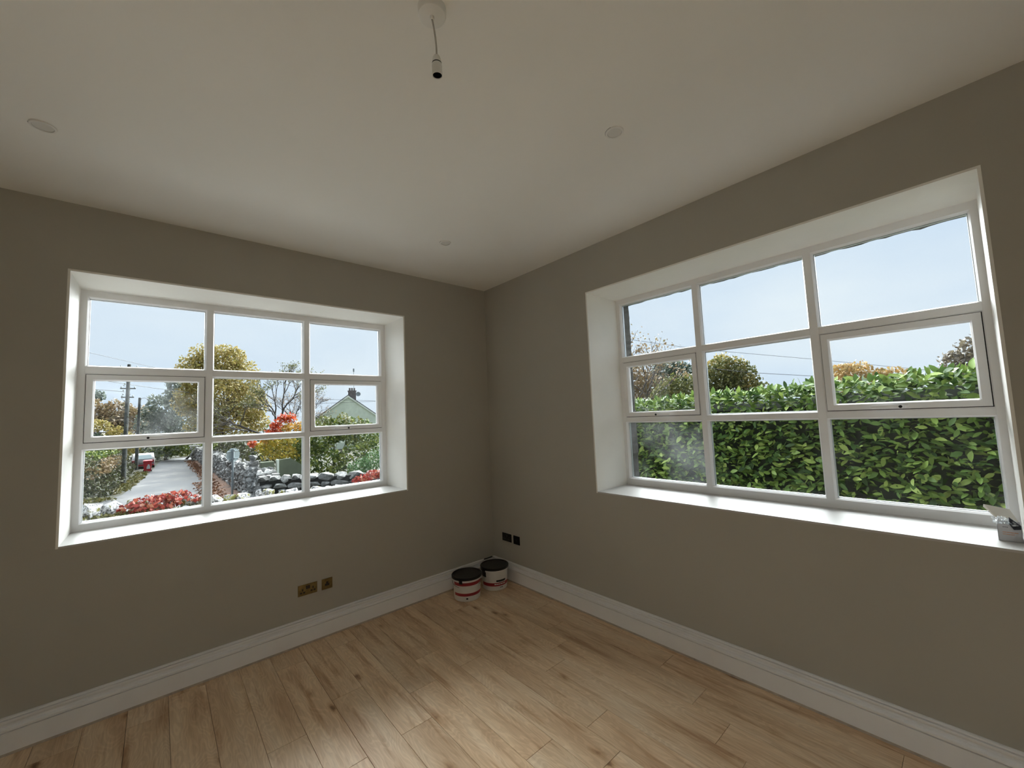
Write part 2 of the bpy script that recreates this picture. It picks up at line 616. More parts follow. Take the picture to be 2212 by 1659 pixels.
    leafmat('ivy', [(0.025, 0.049, 0.015, 1), (0.062, 0.099, 0.021, 1), (0.135, 0.176, 0.033, 1), (0.228, 0.248, 0.057, 1)])
    leafmat('bramble', [(0.022, 0.027, 0.016, 1), (0.046, 0.049, 0.027, 1), (0.082, 0.076, 0.041, 1), (0.068, 0.095, 0.027, 1)])
    leafmat('yellow_leaf', [(0.22, 0.22, 0.04, 1), (0.38, 0.30, 0.035, 1), (0.46, 0.32, 0.04, 1), (0.28, 0.30, 0.06, 1)])
    leafmat('red_leaf', [(0.36, 0.035, 0.018, 1), (0.46, 0.07, 0.025, 1), (0.50, 0.13, 0.03, 1)])
    leafmat('creeper_red', [(0.10, 0.012, 0.012, 1), (0.26, 0.030, 0.026, 1), (0.34, 0.075, 0.05, 1), (0.26, 0.11, 0.06, 1)])
    leafmat('conifer', [(0.029, 0.072, 0.022, 1), (0.061, 0.135, 0.043, 1), (0.108, 0.198, 0.072, 1)])
    leafmat('litter_leaf', [(0.070, 0.025, 0.013, 1), (0.140, 0.059, 0.025, 1), (0.196, 0.091, 0.035, 1)])
    leafmat('grass_blade', [(0.05, 0.055, 0.014, 1), (0.10, 0.10, 0.025, 1), (0.16, 0.13, 0.05, 1)])


make_materials()

# ------------------------------------------------------------------ room shell
HC = 3.2559           # ceiling height
XW, YW = -4.42, -5.16  # the two walls behind the camera
TH = 0.66             # outer wall thickness
FD = 0.454            # depth of the window frames behind the wall face
LIN = 0.012           # reveal lining


def to_left(u, d, z):
    return (u, d, z)


def to_right(u, d, z):
    return (d, u, z)


LW = dict(u0=-3.330, u1=-1.045, z0=1.089, z1=2.808, cols=[(-3.286, -2.606), (-2.545, -1.857), (-1.796, -1.096)],
          rows=[(1.143, 1.645), (1.700, 2.190), (2.257, 2.752)], out=0.03)
RW = dict(u0=-3.824, u1=-1.502, z0=1.077, z1=2.838, cols=[(-3.786, -3.077), (-3.015, -2.297), (-2.236, -1.542)],
          rows=[(1.140, 1.654), (1.710, 2.220), (2.283, 2.786)], out=0.0)


def wall_with_hole(name, fn, ua, ub, w):
    b = B()
    h0, h1, g0, g1 = w['u0'] - LIN, w['u1'] + LIN, w['z0'] - LIN, w['z1'] + LIN

    def bx(u0, u1, z0, z1, d0=0.0, d1=TH):
        p = [fn(u0, d0, z0), fn(u1, d1, z1)]
        b.box(p[0], p[1])
    bx(ua, h0, -0.6, HC + 0.2)
    bx(h1, ub, -0.6, HC + 0.2)
    bx(h0, h1, -0.6, g0)
    bx(h0, h1, g1, HC + 0.2)
    o = b.build(name, 'wall_paint')
    o['kind'] = 'structure'
    return o


wl = wall_with_hole('wall_left', to_left, XW - 0.3, TH, LW)
meta(wl, 'beige painted wall with the window facing the lane')
wr = wall_with_hole('wall_right', to_right, YW - 0.3, 0.0, RW)
meta(wr, 'beige painted wall with the window facing the hedge')
o = B().box((XW - 0.3, YW - 0.3, -0.2), (0.0, YW, HC + 0.2)).build('wall_back', 'wall_paint')
meta(o, 'plain beige painted wall behind the viewer', kind='structure')
o = B().box((XW - 0.3, YW, -0.2), (XW, 0.0, HC + 0.2)).build('wall_side', 'wall_paint')
meta(o, 'plain beige painted side wall without windows', kind='structure')
o = B().box((XW, YW, HC), (0, 0, HC + 0.2)).build('ceiling', 'ceiling_paint')
meta(o, 'flat off-white painted ceiling', kind='structure')

# floor: dark sub floor + one object per plank
floor = B().box((XW, YW, -0.2), (0, 0, -0.0125)).build('floor', 'plank_gap')
meta(floor, 'pale oak plank floor running along the hedge-side wall', kind='structure')
PW, PL = 0.196, 1.20
JOINT = {-1: -2.14, -2: -2.455, -3: -2.67, -4: -1.62, -5: -2.13, -6: -2.35, -7: -2.05, -8: -1.155, -9: -1.44, -10: -0.86, -11: -1.45}
rnd = random.Random(5)
plank_mesh = {}


def plank_me(w, l):
    key = (round(w, 4), round(l, 4))
    if key in plank_mesh:
        return plank_mesh[key]
    g, e = 0.0008, 0.0010
    x0, x1, y0, y1 = -w / 2 + g, w / 2 - g, -l / 2 + g, l / 2 - g
    vs = [(x0, y0, -0.012), (x1, y0, -0.012), (x1, y1, -0.012), (x0, y1, -0.012),
          (x0, y0, -e), (x1, y0, -e), (x1, y1, -e), (x0, y1, -e),
          (x0 + e, y0 + e, 0), (x1 - e, y0 + e, 0), (x1 - e, y1 - e, 0), (x0 + e, y1 - e, 0)]
    fs = [(0, 3, 2, 1), (0, 1, 5, 4), (1, 2, 6, 5), (2, 3, 7, 6), (3, 0, 4, 7),
          (4, 5, 9, 8), (5, 6, 10, 9), (6, 7, 11, 10), (7, 4, 8, 11), (8, 9, 10, 11)]
    me = bpy.data.meshes.new('plank')
    me.from_pydata(vs, [], fs)
    me.materials.append(MAT['oak_plank'])
    plank_mesh[key] = me
    return me


k = 0
xs = -0.058
edges = [0.0, xs]
while edges[-1] - PW > XW:
    edges.append(edges[-1] - PW)
edges.append(XW)
ORG[floor] = Vector((0, 0, 0))
for i in range(len(edges) - 1):
    xa, xb = edges[i + 1], edges[i]
    j = JOINT.get(-i, None) if i > 0 else -1.7
    if j is None:
        j = -0.3 - rnd.random() * 1.2
    while j < 0:
        j += PL
    ys = [0.0]
    y = j - PL
    while y > YW:
        ys.append(y)
        y -= PL
    ys.append(YW)
    for a in range(len(ys) - 1):
        if ys[a] - ys[a + 1] < 0.01:
            continue
        place('plank', plank_me(xb - xa, ys[a] - ys[a + 1]), Matrix.Translation(((xa + xb) / 2, (ys[a] + ys[a + 1]) / 2, 0)), floor)

# skirting
SK = [(0.0, 0.2018), (0.010, 0.2018), (0.0150, 0.2000), (0.0175, 0.1965), (0.0175, 0.1930), (0.0050, 0.1922), (0.0050, 0.1876),
      (0.0190, 0.1864), (0.0200, 0.1800), (0.0180, 0.1730), (0.0120, 0.1670), (0.0040, 0.1620), (0.0015, 0.1540), (0.0020, 0.1480),
      (0.0190, 0.1466), (0.0245, 0.1430), (0.0260, 0.1365), (0.0245, 0.1305), (0.0200, 0.1280), (0.0085, 0.1274), (0.0085, 0.1226), (0.0205, 0.1216),
      (0.0205, 0.0150), (0.0, 0.0150)]


def skirting(name, pts, label):
    """pts: list of (x,y) wall-face points with the inward normals handled by per-end profiles"""
    (xa, ya, na), (xb, yb, nb) = pts
    vs, fs = [], []
    n = len(SK)
    for (x, y, nn) in ((xa, ya, na), (xb, yb, nb)):
        for d, z in SK:
            vs.append((x + nn[0] * d, y + nn[1] * d, z))
    for i in range(n):
        fs.append((i, (i + 1) % n, n + (i + 1) % n, n + i))
    fs.append(tuple(range(n)))
    fs.append(tuple(range(2 * n - 1, n - 1, -1)))
    o = B().add(vs, fs).build(name, 'skirting_paint', smooth=True)
    meta(o, label, kind='structure')
    return o


sl = skirting('baseboard_left', ((XW, 0, (0, -1)), (0, 0, (-1, -1))), 'white moulded skirting board below the lane window')
sr_ = skirting('baseboard_right', ((0, 0, (-1, -1)), (0, YW, (-1, 0))), 'white moulded skirting board below the hedge window')
B().box((XW, 0, 0.0), (-0.019, -0.0190, 0.0150)).build('sealant_strip', 'sealant', sl)
B().box((-0.0190, 0, 0.0), (0, YW, 0.0150)).build('sealant_strip', 'sealant', sr_)
skirting('baseboard_back', ((XW, YW, (0, 1)), (0, YW, (0, 1))), 'white moulded skirting board on the back wall')
skirting('baseboard_side', ((XW, YW, (1, 0)), (XW, 0, (1, 0))), 'white moulded skirting board on the side wall')


# ------------------------------------------------------------------ windows
def ring(b, fn, r0, d0, r1, d1):
    """mitred ring of quads from rect r0 (u0,u1,z0,z1) at depth d0 to rect r1 at depth d1"""
    def c(r, d):
        return [fn(r[0], d, r[2]), fn(r[1], d, r[2]), fn(r[1], d, r[3]), fn(r[0], d, r[3])]
    b.add(c(r0, d0) + c(r1, d1), [(i, (i + 1) % 4, 4 + (i + 1) % 4, 4 + i) for i in range(4)])


def grow(r, k):
    return (r[0] - k, r[1] + k, r[2] - k, r[3] + k)


def solid_ring(b, fn, outer, inner, d0, d1):
    ring(b, fn, outer, d0, inner, d0)
    ring(b, fn, inner, d0, inner, d1)
    ring(b, fn, inner, d1, outer, d1)
    ring(b, fn, outer, d1, outer, d0)


def make_window(name, fn, w, label, handles, misted):
    mid = fn((w['u0'] + w['u1']) / 2, FD, w['z0'])
    root = empty(name, mid, label, kind='structure')
    u0, u1, z0, z1 = w['u0'], w['u1'], w['z0'], w['z1']
    cols, rows = w['cols'], w['rows']
    BE = 0.008          # bead face set-back on each side of a glass edge
    d0, d1 = FD, FD + 0.066

    def bar(nm, a, b_, c, d):
        o = B().box(fn(a, d0, c), fn(b_, d1, d)).build(nm, 'upvc', root, bevel=0.0015)
        return o
    cu0, cu1 = cols[0][0] - BE, cols[-1][1] + BE
    cz0, cz1 = rows[0][0] - BE, rows[-1][1] + BE
    b = B()
    solid_ring(b, fn, (u0, u1, z0, z1), (cu0, cu1, cz0, cz1), d0, d1)
    b.build('frame', 'upvc', root, bevel=0.0015)
    # mullions run through, transoms between them
    for i in range(2):
        bar('mullion', cols[i][1] + BE, cols[i + 1][0] - BE, cz0, cz1)
    for i in range(3):
        for j in range(2):
            top = rows[j + 1][0] - BE
            bot = rows[j][1] + BE
            bar('transom', cols[i][0] - BE, cols[i][1] + BE, bot, top)
    gl = FD + 0.036
    for i in range(3):
        for j in range(3):
            cell = (cols[i][0], cols[i][1], rows[j][0], rows[j][1])
            case = (j == 1 and i in (0, 2))
            if not case:
                b = B()
                big = grow(cell, BE)
                ring(b, fn, big, FD + 0.001, cell, FD + 0.020)
                ring(b, fn, cell, FD + 0.020, cell, gl + 0.004)
                ring(b, fn, cell, gl + 0.004, big, gl + 0.004)
                ring(b, fn, big, gl + 0.004, big, FD + 0.001)
                b.build('glazing_bead', 'upvc_bead', root)
                g = grow(cell, 0.006)
                B().box(fn(g[0], gl, g[2]), fn(g[1], gl + 0.005, g[3])).build('pane', 'glass_misted' if (i, j) in misted else 'glass', root)
                b = B()
                solid_ring(b, fn, grow(cell, 0.004), grow(cell, -0.004), gl + 0.006, gl + 0.022)
                b.build('spacer', 'spacer_bar', root)
            else:
                out = grow(cell, 0.001)
                fs = grow(cell, BE)
                b = B()
                solid_ring(b, fn, grow(cell, BE - 0.0005), grow(out, -0.020), FD + 0.012, FD + 0.060)
                b.build('gasket', 'gasket', root)
                # bevelled edge of the frame around the opening sash
                b = B()
                ring(b, fn, fs, FD + 0.0005, grow(cell, 0.0035), FD + 0.004)
                ring(b, fn, grow(cell, 0.0035), FD + 0.004, grow(cell, 0.0035), FD + 0.013)
                ring(b, fn, grow(cell, 0.0035), FD + 0.013, fs, FD + 0.013)
                ring(b, fn, fs, FD + 0.013, fs, FD + 0.0005)
                b.build('rebate_edge', 'upvc_bead', root)
                s_out = grow(cell, -0.001)
                glass = grow(cell, -0.044)
                b = B()
                inn = grow(glass, BE)
                solid_ring(b, fn, s_out, inn, FD - 0.006, FD + 0.058)
                sash = b.build('sash', 'upvc', root, bevel=0.002)
                b = B()
                ring(b, fn, inn, FD - 0.004, glass, FD + 0.014)
                ring(b, fn, glass, FD + 0.014, glass, gl + 0.004)
                ring(b, fn, glass, gl + 0.004, inn, gl + 0.004)
                ring(b, fn, inn, gl + 0.004, inn, FD - 0.004)
                b.build('glazing_bead', 'upvc_bead', sash)
                g = grow(glass, 0.006)
                B().box(fn(g[0], gl, g[2]), fn(g[1], gl + 0.005, g[3])).build('pane', 'glass_misted' if (i, j) in misted else 'glass', sash)
                # handle on the bottom rail: backplate, boss, lever and key button
                hu, sgn = handles[i]
                hz = cell[2] + 0.014
                fd = FD - 0.006
                b = B()
                b.box(fn(hu - 0.034, fd - 0.011, hz - 0.012), fn(hu + 0.034, fd, hz + 0.012))
                hb = b.build('handle', 'handle_white', sash, bevel=0.006)
                b = B()
                secs = [(-0.006, 0.011, 0.008), (0.000, 0.014, 0.0130), (0.02, 0.030, 0.0120), (0.06, 0.044, 0.0105), (0.11, 0.050, 0.0095), (0.138, 0.050, 0.007)]
                vs, fs_ = [], []
                for s, dd, r in secs:
                    for q in range(10):
                        a = 2 * pi * q / 10
                        vs.append(fn(hu + sgn * (s - 0.008), fd - 0.012 - dd * 0.6 + r * 0.7 * cos(a), hz + r * sin(a)))
                for q in range(len(secs) - 1):
                    for e in range(10):
                        fs_.append((q * 10 + e, q * 10 + (e + 1) % 10, (q + 1) * 10 + (e + 1) % 10, (q + 1) * 10 + e))
                fs_.append(tuple(range(10)))
                fs_.append(tuple(range((len(secs) - 1) * 10, len(secs) * 10)))
                b.add(vs, fs_)
                b.build('handle_lever', 'handle_white', sash, smooth=True)
                b = B()
                cpt = fn(hu, fd - 0.029, hz)
                vs = []
                for q in range(12):
                    a = 2 * pi * q / 12
                    vs.append(fn(hu + 0.0085 * cos(a), fd - 0.036, hz + 0.0085 * sin(a)))
                for q in range(12):
                    a = 2 * pi * q / 12
                    vs.append(fn(hu + 0.0085 * cos(a), fd - 0.0425, hz + 0.0085 * sin(a)))
                b.add(vs, [(q, (q + 1) % 12, 12 + (q + 1) % 12, 12 + q) for q in range(12)] + [tuple(range(12, 24))])
                b.build('key_button', 'print_black', sash)
    # reveal lining boards and sill
    e = 0.0004
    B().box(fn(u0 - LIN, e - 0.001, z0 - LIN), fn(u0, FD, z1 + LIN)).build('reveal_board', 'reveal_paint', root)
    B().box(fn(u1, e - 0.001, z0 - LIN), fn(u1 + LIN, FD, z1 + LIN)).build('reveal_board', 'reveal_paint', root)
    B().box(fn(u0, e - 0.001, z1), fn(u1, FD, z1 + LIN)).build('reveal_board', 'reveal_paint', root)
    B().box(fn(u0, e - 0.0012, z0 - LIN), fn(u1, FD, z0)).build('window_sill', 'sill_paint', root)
    # outer sloping stone sill
    b = B()
    b.hexa([fn(u0, FD + 0.068, z0 - 0.05), fn(u1, FD + 0.068, z0 - 0.05), fn(u1, TH + 0.06, z0 - 0.08), fn(u0, TH + 0.06, z0 - 0.08),
            fn(u0, FD + 0.068, z0 + 0.028), fn(u1, FD + 0.068, z0 + 0.028), fn(u1, TH + 0.06, z0 + 0.002), fn(u0, TH + 0.06, z0 + 0.002)])
    b.build('outer_sill', 'exterior_stone', root)
    return root


win1 = make_window('window_1', to_left, LW, 'white nine-pane window looking onto the lane and stone walls',
                   {0: (-2.945, 1), 2: (-1.455, -1)}, {(0, 1)})
win2 = make_window('window_2', to_right, RW, 'white nine-pane window looking onto the laurel hedge',
                   {2: (-1.868, -1), 0: (-3.432, 1)}, {(2, 0)})

# rough stone dressings outside the hedge window (trim)
rnd = random.Random(8)


def rough_strip(name, along, a0, a1, fixed, sign, label):
    """rough-edged stone lining just outside the frame of the right-hand window"""
    n = 60
    vs, fs = [], []
    for i in range(n + 1):
        t = lerp(a0, a1, i / n)
        w = 0.004 + 0.010 * noise.noise(Vector((t * 9, 3.1, 0))) + 0.006 * noise.noise(Vector((t * 31, 7.7, 0)))
        w2 = w + 0.004 * noise.noise(Vector((t * 23, 1.7, 5)))
        for d, k in ((FD + 0.072, w2 - 0.006), (FD + 0.13, w2), (TH + 0.02, w)):
            if along == 'z':
                vs.append((d, fixed + sign * max(0.0, k), t))
            else:
                vs.append((d, t, fixed + sign * max(0.0, k)))
        if along == 'z':
            vs.append((TH + 0.02, fixed - sign * 0.06, t))
            vs.append((FD + 0.072, fixed - sign * 0.06, t))
        else:
            vs.append((TH + 0.02, t, fixed - sign * 0.06))
            vs.append((FD + 0.072, t, fixed - sign * 0.06))
    for i in range(n):
        for q in range(5):
            fs.append((i * 5 + q, i * 5 + (q + 1) % 5, (i + 1) * 5 + (q + 1) % 5, (i + 1) * 5 + q))
    fs.append(tuple(range(5)))
    fs.append(tuple(range(n * 5, n * 5 + 5)))
    o = B().add(vs, fs).build(name, 'exterior_stone')
    return meta(o, label, kind='structure')


rough_strip('trim_1', 'z', RW['z0'] - 0.03, RW['z1'] + 0.05, RW['u1'] + 0.006, -1, 'rough stone jamb outside the hedge window')
rough_strip('trim_2', 'y', RW['u0'] - 0.05, RW['u1'] + 0.05, RW['z1'] - 0.008, -1, 'rough stone lintel outside the hedge window')


# ------------------------------------------------------------------ ceiling fittings
def downlight(x, y, label):
    t = empty('downlight', (x, y, HC), label, 'light', 'recessed ceiling downlights')
    b = B().lathe([(0.036, -0.0035), (0.038, -0.0065), (0.042, -0.0075), (0.046, -0.006), (0.0475, -0.003), (0.0475, 0.0)], (x, y, HC), 40)
    b.build('trim_ring', 'white_plastic', t, smooth=True)
    b = B().lathe([(0.0001, -0.002), (0.020, -0.0022), (0.0365, -0.0032)], (x, y, HC), 40)
    b.build('diffuser', 'lens_white', t, smooth=True)
    b = B().lathe([(0.0355, -0.0030), (0.0372, -0.0062), (0.0374, -0.001)], (x, y, HC), 40)
    b.build('inner_rim', 'lens_white', t, smooth=True)
    # thin dark arc around part of the ring edge
    b = B().lathe([(0.0478, -0.0006), (0.0490, -0.0006), (0.0490, 0.0)], (x, y, HC), 40, radians(40), radians(190))
    b.build('dark_arc', 'gasket', t)


downlight(-3.336, -0.88, 'white recessed downlight above the lane window, at the far left of the ceiling')
downlight(-1.08, -0.88, 'white recessed downlight nearest the corner of the ceiling')
downlight(-1.08, -2.58, 'white recessed downlight on the ceiling near the hedge window')

px_, py_ = -2.166, -2.545
pend = empty('pendant_light', (px_, py_, HC), 'white ceiling rose with a short flex and an empty lamp holder', 'light')
B().lathe([(0.0001, -0.030), (0.043, -0.030), (0.0475, -0.0285), (0.050, -0.024), (0.0515, 0.0)], (px_, py_, HC), 48).build('ceiling_rose', 'white_plastic', pend, smooth=True)
B().lathe([(0.0035, -0.042), (0.0065, -0.041), (0.0075, -0.036), (0.0075, -0.030)], (px_, py_, HC), 20).build('cord_grip', 'white_plastic', pend, smooth=True)
pts = []
for i in range(13):
    t = i / 12
    pts.append((px_ + 0.0125 * sin(pi * 0.62 * t) ** 1.0, py_ - 0.004 * t, HC - 0.040 - t * 0.142))
B().tube(pts, 0.0032, 10).build('flex', 'flex', pend, smooth=True)
hx, hy, hz = pts[-1]
ax = Euler((radians(3), radians(-3), 0)).to_matrix()


def holder(prof, nm, mat, par):
    b = B().lathe(prof, (0, 0, 0), 32)
    b.v = [tuple(ax @ Vector(v) + Vector((hx, hy, hz))) for v in b.v]
    return b.build(nm, mat, par, smooth=True)


lh = holder([(0.0001, 0.006), (0.005, 0.0058), (0.010, 0.002), (0.0145, -0.008), (0.0165, -0.020), (0.0172, -0.0235)], 'holder_cap', 'white_plastic', pend)
holder([(0.0172, -0.0235), (0.0168, -0.0240), (0.0168, -0.0272), (0.0174, -0.0275)], 'holder_groove', 'gasket', pend)
holder([(0.0174, -0.0275), (0.0182, -0.034), (0.0188, -0.036), (0.0182, -0.038), (0.0184, -0.068), (0.0180, -0.0695), (0.0168, -0.0695), (0.0160, -0.066)], 'holder_skirt', 'white_plastic', pend)
holder([(0.0160, -0.067), (0.0155, -0.030), (0.0001, -0.030)], 'socket_interior', 'socket_dark', pend)


# ------------------------------------------------------------------ wall plates
def plate(name, fn, u0, z0, w, h, mat, label, cat, holes=(), switch=None, group=None):
    t = empty(name, fn(u0 + w / 2, 0, z0), label, cat, group)
    B().box(fn(u0, -0.0055, z0), fn(u0 + w, -0.0002, z0 + h)).build('face_plate', mat, t, bevel=0.002)
    for (a, c, ww, hh) in holes:
        B().box(fn(u0 + a - ww / 2, -0.0062, z0 + c - hh / 2), fn(u0 + a + ww / 2, -0.0050, z0 + c + hh / 2)).build('pin_slot', 'print_black', t)
    for (a, c, ww, hh) in (switch or ()):
        B().box(fn(u0 + a - ww / 2, -0.0095, z0 + c - hh / 2), fn(u0 + a + ww / 2, -0.0050, z0 + c + hh / 2)).build('rocker_switch', 'print_black', t, bevel=0.001)
    return t


def pins(cx, cz):
    return [(cx, cz + 0.013, 0.010, 0.016), (cx - 0.0115, cz - 0.009, 0.015, 0.013), (cx + 0.0115, cz - 0.009, 0.015, 0.013)]


plate('double_socket', to_left, -2.0137, 0.3787, 0.146, 0.086, 'brass', 'brass double socket with black inserts on the wall below the lane window', 'socket',
      pins(0.034, 0.033) + pins(0.113, 0.036), [(0.066, 0.060, 0.014, 0.026), (0.082, 0.060, 0.014, 0.026)])
plate('single_socket', to_left, -1.8334, 0.3787, 0.086, 0.086, 'brass', 'small square brass outlet plate beside the brass double socket', 'socket',
      [(0.043, 0.052, 0.016, 0.018), (0.034, 0.036, 0.018, 0.018), (0.052, 0.036, 0.018, 0.018)])
plate('double_socket', to_right, -0.322, 0.405, 0.152, 0.085, 'black_plate', 'wide black socket plate nearest the room corner, above the paint tubs', 'socket',
      pins(0.036, 0.034) + pins(0.116, 0.034), [(0.068, 0.060, 0.012, 0.022), (0.084, 0.060, 0.012, 0.022)])
plate('single_socket', to_right, -0.455, 0.402, 0.100, 0.088, 'black_plate', 'narrow black outlet plate to the right of the wide black plate', 'socket',
      [(0.050, 0.044, 0.020, 0.020)])


# ------------------------------------------------------------------ paint tubs
def tub(cx, cy, rb, rt, h, rl, label, rot, variant):
    t = empty('paint_bucket', (cx, cy, 0), label, 'bucket', 'paint buckets in the corner')
    c = (cx, cy, 0)

    def rad(z):
        return lerp(rb, rt, z / h)
    prof = [(0.0001, 0.004), (rb - 0.006, 0.004), (rb - 0.004, 0.0), (rb, 0.004)]
    for z in (0.06, 0.12, h - 0.045, h - 0.034):
        prof.append((rad(z), z))
    prof += [(rad(h) + 0.006, h - 0.030), (rad(h) + 0.007, h - 0.012), (rad(h) + 0.004, h)]
    B().lathe(prof, c, 64).build('body', 'bucket_white', t, smooth=True)
    # lid with rim and recessed top
    B().lathe([(rl - 0.004, h - 0.016), (rl, h - 0.013), (rl, h + 0.006), (rl - 0.004, h + 0.010), (rl - 0.012, h + 0.010), (rl - 0.018, h + 0.003), (rl - 0.030, h + 0.002), (0.0001, h + 0.004)], c, 64).build('lid', 'lid_black', t, smooth=True)

    def band(z0, z1, a0, a1, mat, nm, lift=0.0007):
        B().lathe([(rad(z0) + lift, z0), (rad(z1) + lift, z1)], c, 48, rot + a0, rot + a1).build(nm, mat, t, smooth=True)
    if variant == 0:
        band(h - 0.066, h - 0.036, -0.85, 1.75, 'bucket_red', 'red_band')
        band(0.052, 0.079, -0.85, 1.75, 'bucket_red', 'red_band')
        band(0.022, 0.037, 0.16, 0.30, 'print_black', 'print_mark', 0.001)
        # black tab hanging from the lid and the wire bail with a white grip
        B().lathe([(rad(h - 0.05) + 0.0085, h - 0.046), (rl + 0.0005, h - 0.012)], c, 10, rot - 0.30, rot - 0.06).build('lid_tab', 'lid_black', t)
        hw = radians(100)
        pa, grip = [], []
        for i in range(29):
            a = -hw + 2 * hw * i / 28
            z = h - 0.052 - 0.034 * cos(a * 0.9)
            p = (cx + (rad(z) + 0.004) * cos(rot + 0.3 + a), cy + (rad(z) + 0.004) * sin(rot + 0.3 + a), z)
            pa.append(p)
        B().tube(pa, 0.0018, 6).build('bail_wire', 'print_black', t, smooth=True)
        B().tube(pa[9:22], 0.0042, 8).build('bail_grip', 'bucket_white', t, smooth=True)
        for s in (-hw, hw):
            a = rot + 0.3 + s
            z = h - 0.046
            B().lathe([(0.0001, -0.008), (0.010, -0.008), (0.011, 0.0), (0.010, 0.008), (0.0001, 0.008)], (cx + (rad(z) + 0.001) * cos(a), cy + (rad(z) + 0.001) * sin(a), z), 14).build('bail_ear', 'bucket_white', t, smooth=True)
    else:
        band(0.046, 0.078, -1.2, 1.75, 'bucket_red', 'red_band')
        band(0.088, 0.106, 0.10, 0.92, 'print_black', 'print_mark', 0.001)
        for i, (a, ww) in enumerate(((-0.05, 0.16), (0.14, 0.10), (0.27, 0.12), (0.43, 0.18), (0.64, 0.10), (0.77, 0.14))):
            band(0.059, 0.070, a, a + ww, 'bucket_white', 'print_mark', 0.0013)
        for i, (a, ww) in enumerate(((0.40, 0.10), (0.52, 0.14))):
            band(0.026, 0.036, a, a + ww, 'print_grey', 'print_mark', 0.0010)
        band(0.082, 0.086, 0.30, 0.80, 'print_grey', 'print_mark', 0.0010)
        # black spill down the left of the rim
        B().lathe([(rad(h - 0.085) + 0.001, h - 0.085), (rad(h - 0.04) + 0.0012, h - 0.036), (rad(h) + 0.0085, h - 0.028), (rad(h) + 0.0085, h - 0.010)], c, 12, rot - 1.35, rot - 0.72).build('paint_spill', 'lid_black', t, smooth=True)
        # wire bail stood up against the wall, with a black grip
        ear = []
        for s in (-1, 1):
            a = rot + pi / 2 * s + 0.1
            ear.append(Vector((cx + (rl + 0.001) * cos(a), cy + (rl + 0.001) * sin(a), h - 0.030)))
        top = Vector((-0.105, -0.030, 0.2065))
        g0, g1 = top + Vector((-0.055, 0, 0)), top + Vector((0.055, 0, 0))
        e0 = min(ear, key=lambda e: (e - g0).length)
        e1 = max(ear, key=lambda e: (e - g0).length)

        def arc(pa, pb):
            return [pa + (pb - pa) * (i / 8) + Vector((0, 0.012, 0.0)) * sin(pi * i / 8) * 0.5 for i in range(9)]
        B().tube(arc(e0, g0) + [g0 + (g1 - g0) * 0.5] + arc(g1, e1), 0.0016, 6).build('bail_wire', 'wire_metal', t, smooth=True)
        B().tube([g0, g0.lerp(g1, 0.5), g1], 0.0065, 10).build('bail_grip', 'print_black', t, smooth=True)
    return t


T1 = (-0.545, -0.250)
T2 = (-0.202, -0.262)
tub(T1[0], T1[1], 0.128, 0.140, 0.215, 0.150, 'white paint bucket with two red bands and a paint-smeared black lid, the front one', atan2(CAM.y - T1[1], CAM.x - T1[0]) - 0.25, 0)
tub(T2[0], T2[1], 0.126, 0.138, 0.215, 0.148, 'white paint bucket with one red band pushed right into the corner', atan2(CAM.y - T2[1], CAM.x - T2[0]), 1)


